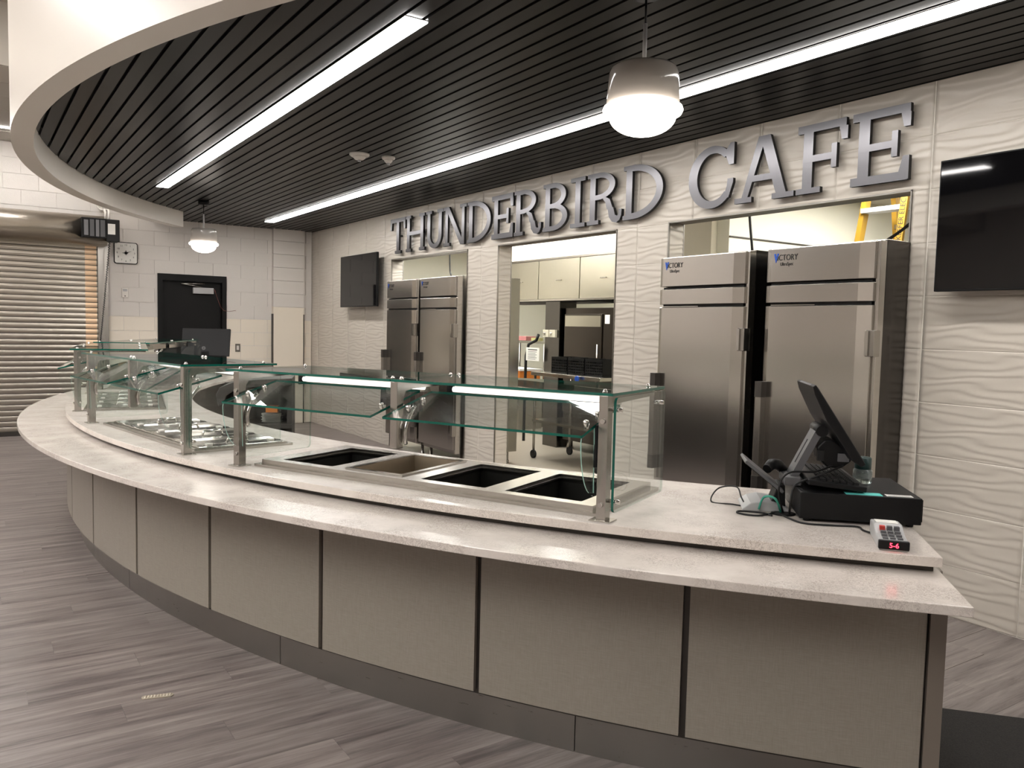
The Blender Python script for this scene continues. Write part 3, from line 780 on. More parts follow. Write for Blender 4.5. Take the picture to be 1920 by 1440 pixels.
# =================================================================== SIGN LETTERS
SB, SHT = 2.487, 0.437   # baseline height, cap height
ST, SF, AR = 0.072, 0.036, 0.050   # stem, serif, arm thickness
def R4(x0, x1, z0, z1): return [(x0, z0), (x1, z0), (x1, z1), (x0, z1)]
def stroke(outer, inner): return outer + inner[::-1]
def letter(ch, W):
    H = SHT; P = []
    s = ST
    def stem(x, top=True, bot=True, l=0.035, r=0.035):
        P.append(R4(x, x+s, 0, H))
        if bot: P.append(R4(x-l, x+s+r, 0, SF))
        if top: P.append(R4(x-l, x+s+r, H-SF, H))
    if ch == 'T':
        P.append(R4(W/2-s/2, W/2+s/2, 0, H)); P.append(R4(W/2-s/2-0.045, W/2+s/2+0.045, 0, SF))
        P.append(R4(0, W, H-AR, H)); P.append([(0, H-0.14), (0.036, H-0.14), (0.05, H-AR), (0, H-AR)]); P.append([(W-0.036, H-0.14), (W, H-0.14), (W, H-AR), (W-0.05, H-AR)])
    elif ch == 'H':
        stem(0.04); stem(W-0.04-s); P.append(R4(0.04, W-0.04, H*0.5-0.022, H*0.5+0.022))
    elif ch == 'U':
        x0, x1 = 0.035, W-0.035; r = (x1-x0)/2; zc = 0.15
        P.append(R4(x0, x0+s, zc, H)); P.append(R4(x1-s, x1, zc, H))
        P.append(R4(x0-0.035, x0+s+0.035, H-SF, H)); P.append(R4(x1-s-0.035, x1+0.035, H-SF, H))
        P.append(stroke(arcpts((x0+x1)/2, zc, r, zc, 180, 360, 20), arcpts((x0+x1)/2, zc, r-s, zc-0.05, 180, 360, 20)))
    elif ch == 'N':
        t = s * 0.82
        P.append(R4(0.045, 0.045+t, 0, H)); P.append(R4(0.0, 0.045+t+0.04, 0, SF)); P.append(R4(0, 0.1, H-SF, H))
        P.append(R4(W-0.045-t, W-0.045, 0, H)); P.append(R4(W-0.045-t-0.04, W, H-SF, H))
        P.append([(0.045, H), (0.045+s*1.15, H), (W-0.045, 0), (W-0.045-s*1.15, 0)])
    elif ch in 'D':
        stem(0.035, l=0.035, r=0); rx = W-0.035-s-0.02; x0 = 0.035+s+0.02-0.02
        P.append(R4(0.035, x0+0.03, 0, AR)); P.append(R4(0.035, x0+0.03, H-AR, H))
        P.append(stroke(arcpts(x0, H/2, W-x0, H/2, -90, 90, 28), arcpts(x0, H/2, W-x0-s*1.02, H/2-AR, -90, 90, 28)))
    elif ch in 'EF':
        P.append(R4(0.045, 0.045+s, 0, H)); P.append(R4(0, W-0.01 if ch == 'E' else W*0.95, H-AR, H)); P.append([(W-0.01-0.036, H-0.13), (W-0.005, H-0.13), (W-0.005, H-AR), (W-0.066, H-AR)])
        P.append(R4(0.045, W*0.72, H*0.5-0.021, H*0.5+0.021)); P.append(R4(W*0.72-0.012, W*0.72+0.026, H*0.5-0.075, H*0.5+0.075))
        if ch == 'E':
            P.append(R4(0, W-0.01, 0, AR)); P.append([(W-0.066, AR), (W-0.004, 0), (W-0.004, 0.14), (W-0.042, 0.14)])
        else:
            P.append(R4(0, 0.045+s+0.065, 0, SF)); 
    elif ch in 'RBP':
        x0 = 0.035; xs_ = x0 + s
        P.append(R4(x0, xs_, 0, H)); P.append(R4(0, x0, H-SF, H)); P.append(R4(0, x0, 0, SF))
        zm = H*0.52
        bw = W*0.80 if ch == 'R' else W*0.93
        P.append(R4(x0, xs_+0.05, H-AR*0.9, H)); P.append(R4(x0, xs_+0.05, zm-0.02, zm+0.022))
        c = xs_ + 0.04; hz = (H - (zm-0.02)) / 2; zc = zm - 0.02 + hz
        P.append(stroke(arcpts(c, zc, bw-c, hz, -90, 90, 20), arcpts(c, zc, bw-c-s*0.98, hz-AR*0.86, -90, 90, 20)))
        if ch == 'R':
            P.append(R4(xs_, xs_+0.05, 0, SF))
            o = [(W*0.50, zm+0.0), (W*0.66, zm-0.03), (W*0.74, zm-0.10), (W*0.77, 0.12), (W*0.82, 0.058), (W*0.88, 0.048), (W*0.92, 0.062), (W*0.925, 0.10), (W, 0.10), (W*0.995, 0.05), (W*0.95, 0.012), (W*0.86, -0.008), (W*0.74, 0.004), (W*0.65, 0.045), (W*0.615, 0.11), (W*0.58, zm-0.11), (W*0.54, zm-0.05), (W*0.46, zm-0.022)]
            P.append(o[::-1])
        else:
            P.append(R4(x0, xs_+0.05, 0, AR*0.9))
            hz2 = (zm+0.022)/2
            P.append(stroke(arcpts(c, hz2, W-c, hz2, -90, 90, 20), arcpts(c, hz2, W-c-s*1.02, hz2-AR*0.86, -90, 90, 20)))
    elif ch == 'I':
        P.append(R4(W/2-s/2, W/2+s/2, 0, H)); P.append(R4(0, W, 0, SF)); P.append(R4(0, W, H-SF, H))
    elif ch == 'C':
        cx = W*0.52; o = arcpts(cx, H/2, W*0.52, H/2+0.006, 42, 322, 40); i_ = arcpts(cx+0.012, H/2, W*0.52-s*1.02, H/2-AR*0.95, 48, 318, 40)
        P.append(stroke(o, i_))
        P.append([(W-0.05, H*0.66), (W-0.004, H*0.66), (W-0.004, H+0.004), (W-0.04, H+0.004), (W-0.09, H*0.87)])
        P.append([(W*0.80, 0.07), (W*0.90, 0.055), (W*0.99, 0.16), (W*0.99, 0.19), (W-0.056, 0.19), (W-0.06, 0.14)])
    elif ch == 'A':
        t = s * 0.72
        P.append([(0.05, 0), (0.05+t, 0), (W/2+0.008, H), (W/2-0.055, H)])
        P.append([(W-0.05-s*1.12, 0), (W-0.05, 0), (W/2+0.042, H), (W/2-0.045, H)])
        P.append(R4(W*0.27, W*0.72, H*0.31, H*0.31+0.042)); P.append(R4(0, 0.15, 0, SF)); P.append(R4(W-0.175, W, 0, SF))
    return P
sign = thing('wall_sign', 'dark metal capital letters spelling THUNDERBIRD CAFE on the wave-tiled wall', 'sign', (-9.616, WY, SB))
LT = [('T', -9.616, -9.195), ('H', -9.186, -8.676), ('U', -8.648, -8.231), ('N', -8.225, -7.707), ('D', -7.69, -7.212), ('E', -7.195, -6.794), ('R', -6.779, -6.317), ('B', -6.292, -5.916), ('I', -5.873, -5.665), ('R', -5.632, -5.177), ('D', -5.164, -4.699), ('C', -4.428, -3.994), ('A', -3.979, -3.482), ('F', -3.465, -3.096), ('E', -3.069, -2.692)]
for ch, a, b in LT:
    mb = MB()
    for qi, q in enumerate(letter(ch, b - a)):
        mb.prism(q, -0.055 - 0.0003*qi, -0.03 + 0.0003*qi, 'y', 0, 1)
    mb.box((b-a)/2-0.03, (b-a)/2+0.03, -0.031, 0.006, SHT*0.5-0.01, SHT*0.5+0.01, 1) if ch in 'HEFBRT' else None
    mb.build('letter_' + ch.lower(), [SIGNM, BLACKM], sign, (a + 9.616, 0, 0))

# =================================================================== LIGHTS
def linear(x0, x1, y0, y1, z, lens, label, grp=None, horizontal=True):
    t = thing('linear_light', label, 'ceiling light', ((x0+x1)/2, (y0+y1)/2, z), 0, grp)
    w, d = (x1-x0)/2, (y1-y0)/2
    MB().box(-w, w, -d, d, -0.0035, -0.0005).build('housing', WHITE, t)
    MB().box(-w, w, -d, d, -0.010, -0.0036).build('lens', lens, t)
    return t
linear(-9.56, -3.55, 1.735, 1.855, ZC, LENS, 'shorter linear ceiling light nearest the curved soffit')
linear(-11.75, 3.2, 3.575, 3.70, ZC, LENS, 'long linear ceiling light running past the hanging lamp along the sign')
for x, ya, yb, z, lab in ((-11.73, -6.0, 1.55, 3.86, 'dining room linear light seen at the left picture edge'), (-7.3, -6.0, -0.15, ZM, 'dining room linear light left of the soffit bulge'), (-4.6, -6.0, -1.0, ZM, 'dining room linear light before the soffit front'), (-1.9, -6.0, -1.0, ZM, 'dining room linear light above the viewer'), (0.8, -6.0, -1.0, ZM, 'dining room linear light at the far right')):
    hw = 0.028 if z < 4 else 0.075
    linear(x-hw, x+hw, ya, yb, z, LENSM, lab, 'dining room linear lights')
def pendant(x, y, label):
    t = thing('pendant_lamp', label, 'lamp', (x, y, ZC), 0, 'opal pendant lamps')
    MB().lathe([(0.001, 0), (0.062, 0), (0.062, -0.045), (0.001, -0.045)][::-1], 24).build('canopy', BLACK, t)
    MB().tube([(0, 0, -0.04), (0, 0, -0.16)], 0.005, 8).build('cord', BLACK, t)
    MB().tube([(0, 0, -0.155), (0, 0, -0.335)], 0.009, 12).build('stem', LGREY, t)
    z1, z0 = -0.335, -0.515
    MB().lathe([(0.02, z1), (0.13, z1), (0.142, z1-0.012), (0.147, z1-0.03), (0.156, z0), (0.150, z0), (0.140, z1-0.03), (0.12, z1-0.02), (0.02, z1-0.02)], 48, caps=False).build('shade', SHADE, t)
    MB().lathe([(0.166, z0+0.012), (0.170, z0), (0.164, z0-0.014), (0.142, z0-0.022)] + [(0.142*math.cos(math.radians(a)), z0-0.024-0.082*math.sin(math.radians(a))) for a in range(8, 88, 8)] + [(0.002, z0-0.107)], 48, caps=True).build('dome', OPAL, t)
pendant(-2.637, 2.41, 'large-looking white pendant lamp with glowing dome, right of centre')
pendant(-10.356, 2.41, 'small-looking white pendant lamp with glowing dome, near the dark door')
def detector(x, y, s, label):
    t = thing('smoke_detector', label, 'smoke detector', (x, y, ZC))
    MB().lathe([(0.001, 0), (s, 0), (s, -0.014), (s*0.85, -0.024)], 28).build('base', WHITE, t)
    MB().lathe([(s*0.62, -0.024), (s*0.62, -0.036), (s*0.4, -0.052), (0.001, -0.056)], 24).build('sensor_cap', WHITE, t)
    MB().lathe([(0.014, -0.055), (0.014, -0.068), (0.001, -0.07)], 12).build('sensor_nub', LGREY, t)
detector(-6.57, 2.80, 0.085, 'larger round white smoke detector on the slat ceiling')
detector(-6.53, 3.05, 0.058, 'smaller round white sensor right of the smoke detector')

# =================================================================== LEFT WALL EQUIPMENT
sh = thing('roller_shutter', 'steel roller shutter closed across the left wall opening', 'shutter', (LX, 0, 0))
sl = []
n = 10
prof = [(0.02 + 0.0045*math.sin(PI*i/n), 0.064*i/n + 0.0045) for i in range(n+1)]
mb = MB()
for (y0, y1) in ((SH0, 1.515),):
    vs = []
    for q in prof: vs += [(q[0]+0.02, y0, q[1]), (q[0]+0.02, y1, q[1])]
    fs = [(2*i, 2*i+1, 2*i+3, 2*i+2) for i in range(n)]
    mb.add(vs, fs, 0, True)
sm_ = mb.mesh('shutter_slat', SHUT)
em = MB().prism([(q[0]+0.0225, q[1]) for q in prof] + [(0.035, 0.0685), (0.035, 0.0045)], 1.365, 1.505, 'y', M=Matrix(((1,0,0,0),(0,1,0,0),(0,0,1,0),(0,0,0,1)))).mesh('warm_glow_strip', GLOWST)  # peach strips over the slat ends, painting a warm reflected glow
k = 0
while 0.05 + k * 0.073 < 2.6:
    link('shutter_slat', sm_, sh, (0, 0, 0.05 + k*0.073)); link('warm_glow_strip', em, sh, (0, 0, 0.05 + k*0.073)); k += 1
MB().box(0.02, 0.075, SH0, 1.515, 0.0, 0.05).build('bottom_bar', REVEAL, sh)
MB().box(0.0, 0.034, SH0, 1.515, 0.05, 2.62).build('curtain_backing', REVEAL, sh)
MB().box(0.0, 0.095, 1.518, 1.60, 0, 2.6).build('guide_rail', STEEL, sh, bev=0.003)
MB().box(0.0, 0.05, 1.60, 1.655, 0, 2.6).build('guide_angle', STEEL, sh, bev=0.002)
hp = [(0.0, 2.57), (0.2, 2.57)] + arcpts(0.27, 2.765, 0.19, 0.2, -80, 85, 14) + [(0.0, 2.97)]
MB().prism(hp, SH0-0.1, 1.60, 'y', smooth=True).build('hood', SHUT, sh)
mo = thing('shutter_motor', 'dark grey shutter motor box with white label above the clock', 'motor', (LX, 1.28, 2.62))
MB().box(0.24, 0.50, 0.0, 0.30, 0.03, 0.29).build('control_box', BLACK, mo, bev=0.006)
MB().box(0.26, 0.49, 0.30, 0.46, 0.0, 0.29).build('gear_box', BLACKM, mo, bev=0.006)
MB().box(0.0, 0.27, 0.2, 0.30, 0.05, 0.2).build('mounting_bracket', STEEL, mo)
for y0, y1, z0, z1, mm in ((0.03, 0.08, 0.06, 0.26, GREYTEXT), (0.10, 0.15, 0.05, 0.27, GREYP), (0.17, 0.21, 0.05, 0.27, GREYTEXT), (0.225, 0.28, 0.05, 0.27, GREYP), (0.315, 0.405, 0.09, 0.23, PAPER)):
    MB().box(0.4995 if y1 < 0.3 else 0.4895, 0.502 if y1 < 0.3 else 0.492, y0, y1, z0, z1).build('label', mm, mo)
MB().tube([(0.37, -0.01, 0.17), (0.37, -0.06, 0.17)], [0.06, 0.05], 16).build('orange_cap', ORANGE, mo)
MB().tube([(0.37, -0.055, 0.17), (0.37, -0.10, 0.17), (0.37, -0.12, 0.11)], 0.02, 8).build('release_lever', STEEL, mo)
ch = MB()
p0, p1 = Vector((LX+0.45, 1.62, 2.62)), Vector((LX+0.16, 1.50, 0.95))
for i in range(110):
    t = i / 109; q = p0.lerp(p1, t) + Vector((0, 0.004 * (-1) ** i, -0.03*math.sin(PI*t)))
    ch.box(q.x-0.006, q.x+0.006, q.y-0.007, q.y+0.007, q.z-0.007, q.z+0.007)
tag(ch.build('hand_chain', BLACKM), 'black hand chain hanging from the shutter motor', 'chain')
for dy, lab in ((0.0, 'white wall conduit above the shutter motor, left one'), (0.045, 'white wall conduit above the shutter motor, right one')):
    pts = [(LX+0.03, 1.52+dy*0.8, 3.5), (LX+0.03, 1.52+dy*0.8, 3.16), (LX+0.03, 1.535+dy*0.8, 3.11), (LX+0.06, 1.57+dy*0.5, 3.075), (LX+0.2, 1.575+dy, 3.06), (LX+0.33, 1.575+dy, 3.05), (LX+0.37, 1.58+dy, 3.02), (LX+0.385, 1.58+dy, 2.905)]
    tag(MB().tube(pts, 0.013, 10).build('wall_conduit', WHITE), lab, 'conduit')
ck_ = thing('wall_clock', 'square white clock with black frame hung beside the shutter motor', 'clock', (LX+0.004, 1.88, 2.508))
MB().prism(rrect(-0.152, 0.152, -0.15, 0.15, 0.03), 0.0, 0.035, 'x').build('frame', BLACK, ck_)
MB().prism(rrect(-0.142, 0.142, -0.14, 0.14, 0.025), 0.034, 0.037, 'x').build('face', PAPER, ck_)
for i in range(1, 13):
    a = math.radians(90 - 30 * i)
    rr = 0.112
    M1 = frame_to((0, 1, 0), (0, 0, 1), (1, 0, 0), (0.0375, rr*math.cos(a), rr*math.sin(a)))
    textmesh(None, str(i), 0.034, DKTEXT, ck_, 'numeral', M1)
for ang_, ln_, wd in ((22, 0.085, 0.006), (178, 0.055, 0.009), (0, 0.035, 0.012), (90, 0.045, 0.012), (180, 0.035, 0.012), (270, 0.035, 0.012), (45, 0.03, 0.008), (135, 0.03, 0.008), (225, 0.03, 0.008), (315, 0.03, 0.008)):
    a = math.radians(ang_); c_, s_ = math.cos(a), math.sin(a)
    MB().prism([(-s_*wd, c_*wd), (s_*wd, -c_*wd), (c_*ln_, s_*ln_)], 0.0375, 0.0395, 'x').build('hand' if ln_ > 0.05 else 'star_point', BLACKM, ck_)
th = thing('thermostat', 'small white thermostat below the clock', 'thermostat', (LX+0.004, 1.867, 1.953))
MB().box(0, 0.02, -0.04, 0.04, -0.066, 0.066).build('case', WHITE, th, bev=0.004)
MB().box(0.0195, 0.021, -0.028, 0.028, 0.022, 0.054).build('display', LGREY, th)
MB().box(0.0195, 0.022, -0.008, 0.008, -0.05, -0.038).build('button', DKTEXT, th)
sw = thing('light_switch', 'white light switch with steel plate right of the dark door', 'switch', (LX+0.004, 3.43, 1.188))
MB().box(0, 0.006, -0.037, 0.037, -0.06, 0.06).build('plate', STEEL, sw)
MB().box(0.006, 0.012, -0.016, 0.016, -0.033, 0.033).build('rocker', WHITE, sw)
# door
dr = struct('door_1', (LX, 0, 0))
MB().grid([2.296, 2.36, 3.20, 3.262], [0, 2.16, 2.255], lambda a, b: a < 2.36 or a > 3.20 or b > 2.16, -0.15, 0.022, 'x').build('door_frame', DOORP, dr, bev=0.003)
MB().box(-0.10, -0.055, 2.363, 3.197, 0.01, 2.157).build('door_leaf', DOORP, dr)
cl = MB().box(-0.055, 0.0, 2.79, 3.08, 1.985, 2.075).build('closer', LGREY, dr, bev=0.004)
MB().tube([(-0.01, 2.93, 2.08), (-0.005, 2.62, 2.125)], 0.008, 8).build('closer_arm', STEEL, cl)
MB().tube([(-0.005, 2.62, 2.125), (0.0, 2.95, 2.132)], 0.007, 8).build('closer_arm', STEEL, cl)
MB().tube([(-0.05, 3.1, 1.08), (-0.015, 3.1, 1.08), (-0.01, 3.02, 1.08)], 0.011, 8).build('lever_handle', STEEL, dr)
tag(MB().tube([(LX+0.0, 3.09, 2.06), (LX+0.02, 3.12, 1.95), (LX+0.03, 3.17, 1.80), (LX+0.035, 3.22, 1.745), (LX+0.03, 3.30, 1.735), (LX+0.02, 3.38, 1.75), (LX+0.02, 3.40, 1.748)], 0.003, 6).build('loose_wire', mat('wire_brown', srgb(120, 70, 60), 0.5)), 'thin loose wire drooping across the right jamb of the dark door', 'wire')

# =================================================================== TILL ON THE RIGHT END
O2 = Vector((-1.846, 2.522, 0)); d1 = Vector((0.6996, 0.7146, 0)); d2 = Vector((-0.7146, 0.6996, 0))
TZ = math.atan2(d1.y, d1.x)
cd = thing('cash_drawer', 'black cash drawer box at the right end of the worktop', 'cash drawer', (O2.x, O2.y, ZT), TZ)
MB().box(0, 0.416, 0.0, 0.42, 0.012, 0.108).build('case', BLACK, cd, bev=0.003)
MB().box(0.418, 0.424, 0.02, 0.40, 0.02, 0.10).build('drawer_front', BLACK, cd)
for u in (0.03, 0.385):
    for w_ in (0.03, 0.38): MB().lathe([(0.012, 0), (0.014, 0.013)], 10, u, w_).build('foot', BLACKM, cd)
tag(MB().box(0.30, 0.39, 0.015, 0.05, 0.1081, 0.1090).build('sticker', PAPER, cd), 'white printed sticker')
for k in range(4): MB().box(0.305, 0.385, 0.019 + k*0.008, 0.021 + k*0.008, 0.1090, 0.1093).build('sticker_print', GREYTEXT, cd)
tag(MB().box(0.16, 0.285, 0.0, 0.05, 0.0, 0.0012).build('paper_slip', TEAL, None, tuple(O2 + d1*0.0 + d2*0.008 + Vector((0, 0, ZT+0.1085))), TZ), 'teal paper slip lying on the black cash drawer', 'paper')
kb = thing('keyboard', 'black keyboard resting on the cash drawer under the monitor', 'keyboard', tuple(O2 + d1*0.026 + d2*0.02 + Vector((0, 0, ZT+0.109))), TZ)
Mk = Matrix.Rotation(math.radians(-4), 4, 'Y')
MB().box(0.0, 0.205, 0.0, 0.42, 0.006, 0.026, M=Matrix.Rotation(math.radians(5), 4, 'Y') @ Matrix.Translation((0, 0, 0.018))).build('tray', BLACK, kb, bev=0.004)
keyb = MB().box(0, 0.017, 0, 0.017, 0, 0.008).mesh('key', BLACKM)
for i in range(6):
    for j in range(15):
        o_ = link('key', keyb, kb, tuple((Matrix.Rotation(math.radians(5), 4, 'Y') @ Matrix.Translation((0, 0, 0.018))) @ Vector((0.045 + 0.0235*i, 0.02 + 0.0255*j, 0.026)))); o_.rotation_euler = (0, math.radians(5), 0)
# terminal: monitor slab leaning on a strut with base
pt = thing('till_terminal', 'black touch-screen till monitor leaning on a slotted grey arm', 'monitor', tuple(O2 + Vector((0, 0, ZT + 0.108))), TZ)
zb = -(ZT + 0.108)
top_, bot_ = Vector((0.045, 0, 1.392 + zb)), Vector((0.232, 0, 1.105 + zb))
ax = (bot_ - top_).normalized(); nrm = Vector((-ax.z, 0, ax.x)).normalized()
if nrm.z < 0: nrm = -nrm
Ms = frame_to(ax, (0, 1, 0), nrm, top_ + Vector((0, 0.05, 0)))
Lm = (bot_ - top_).length
MB().prism([(0, 0.0), (Lm, 0.0), (Lm, -0.018), (Lm*0.9, -0.034), (Lm*0.4, -0.036), (0.03, -0.022), (0, -0.012)], 0.0, 0.37, 'y', M=Ms).build('monitor', BLACK, pt, bev=0.003)
MB().box(0.012, Lm-0.016, 0.012, 0.358, -0.001, 0.002, M=Ms).build('screen', BLACKG, pt)
MB().box(-0.001, 0.004, 0.06, 0.30, -0.012, -0.004, M=Ms).build('vent', GREYP, pt)
arm_t, arm_b = Vector((0.085, 0, 1.222 + zb)), Vector((-0.005, 0, 1.030 + zb))
aa = (arm_b - arm_t).normalized(); an = Vector((-aa.z, 0, aa.x))
La = (arm_b - arm_t).length
Ma = frame_to(aa, (0, 1, 0), an, arm_t + Vector((0, 0.14, 0)))
MB().grid([0, 0.06, La-0.05, La+0.01], [0, 0.045, 0.065, 0.11], lambda a, b: not (0.06 < a < La-0.05 and 0.045 < b < 0.065), -0.012, 0.014).mesh
g_ = MB(); g_.grid([0, 0.06, La-0.05, La+0.01], [0, 0.045, 0.065, 0.11], lambda a, b: not (0.06 < a < La-0.05 and 0.045 < b < 0.065), -0.012, 0.014)
g_.v = [tuple(Ma @ Vector(q)) for q in g_.v]
g_.build('arm', GREYP, pt, bev=0.003)
MB().tube([(0.088, 0.12, 1.214 + zb), (0.088, 0.27, 1.214 + zb)], 0.022, 14).build('arm_hinge', BLACK, pt)
MB().box(-0.04, 0.02, 0.11, 0.28, 1.0 + zb + 0.002, 1.035 + zb).build('arm_foot', GREYP, pt, bev=0.004)
MB().prism([(0.075, 1.150 + zb), (0.085, 1.105 + zb), (0.115, 1.075 + zb), (0.165, 1.072 + zb), (0.20, 1.10 + zb), (0.19, 1.14 + zb), (0.13, 1.182 + zb), (0.10, 1.178 + zb)], 0.14, 0.26, 'y').build('card_swipe_hub', BLACK, pt, bev=0.006)
MB().box(0.076, 0.10, 0.13, 0.15, 1.10 + zb, 1.14 + zb).build('hub_slot', BLACKM, pt)
MB().box(0.15, 0.19, 0.13, 0.16, 1.10 + zb, 1.13 + zb).build('port_cover', GREYP, pt)
# customer display standing on a grey base left of the drawer
cdp = thing('customer_display', 'tilted dark customer display on a light grey base beside the till', 'display', tuple(O2 + d1*(-0.10) + d2*0.2 + Vector((0, 0, ZT))), TZ)
MB().prism([(-0.09, 0.0), (0.085, 0.0), (0.085, 0.012), (0.03, 0.034), (-0.02, 0.040), (-0.06, 0.030), (-0.09, 0.008)], -0.07, 0.12, 'y').build('base', LGREY, cdp, bev=0.006)
MB().prism([(0.02, 0.03), (0.075, 0.014), (0.07, 0.10), (0.045, 0.105)], -0.03, 0.08, 'y').build('support', BLACK, cdp, bev=0.004)
dt, db_ = Vector((-0.082, 0, 0.198)), Vector((0.062, 0, 0.085))
da = (db_ - dt).normalized(); dn = Vector((-da.z, 0, da.x)); dn = dn if dn.z < 0 else -dn
Md = frame_to(da, (0, 1, 0), -dn, dt + Vector((0, -0.08, 0)))
Ld = (db_ - dt).length
MB().box(0, Ld, 0, 0.2, -0.012, 0.0, M=Md).build('panel', GREYP, cdp, bev=0.003)
MB().box(0.006, Ld-0.006, 0.006, 0.194, -0.014, -0.012, M=Md).build('screen', BLACKG, cdp)
MB().tube([(0.0, -0.03, 0.16), (0.02, 0.0, 0.175), (0.05, 0.05, 0.168), (0.09, 0.10, 0.13)], [0.018, 0.022, 0.022, 0.018], 12).build('neck', BLACK, cdp)
cr = thing('card_reader', 'small grey card reader with red digits at the worktop edge', 'card reader', (-1.432, 2.443, ZT), math.radians(31))
MB().prism([(0.0, 0.0), (0.235, 0.0), (0.235, 0.05), (0.15, 0.056), (0.09, 0.036), (0.0, 0.03)], -0.045, 0.045, 'x', M=Matrix.Rotation(math.radians(8), 4, 'Z')).build('body', LGREY, cr, bev=0.005)
M8 = Matrix.Rotation(math.radians(8), 4, 'Z')
MB().box(-0.046, 0.046, -0.003, 0.012, 0.004, 0.034, M=M8).build('front_cap', BLACK, cr, bev=0.004)
MB().prism([(0.155, 0.056), (0.225, 0.0512), (0.225, 0.0525), (0.155, 0.0575)], -0.034, 0.034, 'x', M=M8).build('display', PAPER, cr)
for i in range(4):
    for j in range(3):
        MB().box(-0.03 + 0.022*j, -0.014 + 0.022*j, 0.025 + 0.026*i, 0.042 + 0.026*i, 0.030 + 0.0035*i, 0.0365 + 0.0045*i + (0.006 if i == 3 else 0), M=M8).build('key', GREYP if (i, j) != (3, 0) else mat('red_key', srgb(190, 60, 50), 0.5), cr)
tx = textmesh(None, '5-6', 0.022, REDLED, cr, 'red_digits', M8 @ frame_to((1, 0, 0), (0, 0, 1), (0, -1, 0), (0.0, -0.0035, 0.018)))
# grommet and cables
gq = Vector((-1.955, 2.572, ZT))
gm = thing('cable_grommet', 'round black cable grommet in the worktop beside the cash drawer', 'grommet', tuple(gq))
MB().lathe([(0.045, 0.0), (0.045, 0.004), (0.036, 0.005)], 24).build('ring', BLACK, gm)
MB().lathe([(0.034, 0.0055), (0.034, 0.006)], 20).build('hole', BLACKM, gm)
def cable(pts, r, m, label):
    P = [Vector(q) for q in pts]; out = []
    for i in range(len(P)-1):
        a, b, c, d = P[max(i-1, 0)], P[i], P[i+1], P[min(i+2, len(P)-1)]
        for k in range(8):
            t = k/8
            out.append(0.5*((2*b)+(c-a)*t+(2*a-5*b+4*c-d)*t*t+(3*b-a-3*c+d)*t*t*t))
    out.append(P[-1])
    tag(MB().tube(out, r, 6).build('cable', m), label, 'cable')
W3 = lambda u, v_, z: tuple(O2 + d1*u + d2*v_ + Vector((0, 0, z)))
Z1 = ZT + 0.004
cable([tuple(gq + Vector((0, 0, 0.0))), W3(-0.07, 0.05, 1.0), W3(-0.03, 0.09, 1.055), W3(0.07, 0.12, 1.06), W3(0.15, 0.15, 1.09)], 0.004, BLACKM, 'black cable arching from the grommet up to the till hub')
cable([tuple(gq + Vector((0.02, 0.01, 0.0))), W3(-0.03, 0.02, 0.96), W3(-0.015, 0.03, 1.02), W3(0.06, 0.06, 1.05), W3(0.17, 0.13, 1.085)], 0.004, BLACKM, 'black cable looping over the left corner of the cash drawer')
cable([tuple(gq + Vector((-0.01, 0, 0.0))), W3(-0.08, 0.05, 0.96), W3(-0.115, 0.10, 0.955), W3(-0.13, 0.12, ZT+0.012)], 0.0045, TEALC, 'short teal network cable coming out of the grommet')
cable([tuple(gq + Vector((-0.01, -0.02, 0.004))), W3(0.0, -0.035, Z1), W3(0.10, -0.05, Z1), W3(0.19, -0.045, Z1), W3(0.20, -0.10, Z1), W3(0.235, -0.19, Z1+0.004), tuple(Vector((-1.475, 2.47, Z1+0.008)))], 0.0035, BLACKM, 'black cable running from the grommet to the card reader')
cable([tuple(gq + Vector((-0.02, 0.0, 0.004))), W3(-0.14, 0.04, Z1), W3(-0.21, 0.06, Z1), W3(-0.20, 0.10, Z1), W3(-0.12, 0.09, Z1), W3(-0.09, 0.05, Z1)], 0.0035, BLACKM, 'black cable coiled flat on the worktop beside the grommet')
cable([W3(-0.16, 0.18, Z1), W3(-0.22, 0.22, Z1), W3(-0.30, 0.25, Z1), W3(-0.27, 0.30, ZT+0.05), W3(-0.20, 0.30, ZT+0.06), W3(-0.185, 0.24, ZT+0.03), W3(-0.17, 0.19, Z1)], 0.003, BLACKM, 'thin black cable looped left of the customer display')
sb = thing('sanitizer_bottle', 'clear plastic bottle with teal pump cap behind the keyboard', 'bottle', W3(0.275, 0.28, ZT + 0.108), TZ)
MB().lathe([(0.001, 0.0), (0.034, 0.001), (0.036, 0.008), (0.036, 0.05), (0.03, 0.056)], 24).build('bottle_body', CLEARP, sb)
MB().lathe([(0.03, 0.056), (0.031, 0.06), (0.031, 0.098), (0.026, 0.102), (0.001, 0.103)], 24).build('cap', mat('teal_cap', srgb(20, 54, 52), 0.4), sb)

# far register and dispenser cart behind the counter
fm = thing('computer_monitor', 'black monitor seen from behind in front of the dark door', 'monitor', (-10.9, 2.55, ZT), math.radians(62))
Mt = Matrix.Translation((0, 0, 0.24)) @ Matrix.Rotation(math.radians(-14), 4, 'X')
MB().box(-0.30, 0.30, -0.02, 0.02, 0.0, 0.36, M=Mt).build('casing', BLACK, fm, bev=0.006)
MB().box(-0.285, 0.285, 0.02, 0.022, 0.015, 0.345, M=Mt).build('screen', BLACKG, fm)
MB().box(-0.04, 0.04, -0.03, 0.03, 0.012, 0.3).build('stand', BLACK, fm)
MB().box(-0.12, 0.12, -0.1, 0.1, 0.0, 0.014).build('stand_base', BLACK, fm, bev=0.004)
ring = MB().tube([tuple(Mt @ Vector((-0.02 + 0.02*math.cos(a), -0.021, 0.10 + 0.02*math.sin(a)))) for a in [2*PI*i/20 for i in range(20)]], 0.0016, 6, closed=True).build('logo_ring', LGREY, fm)
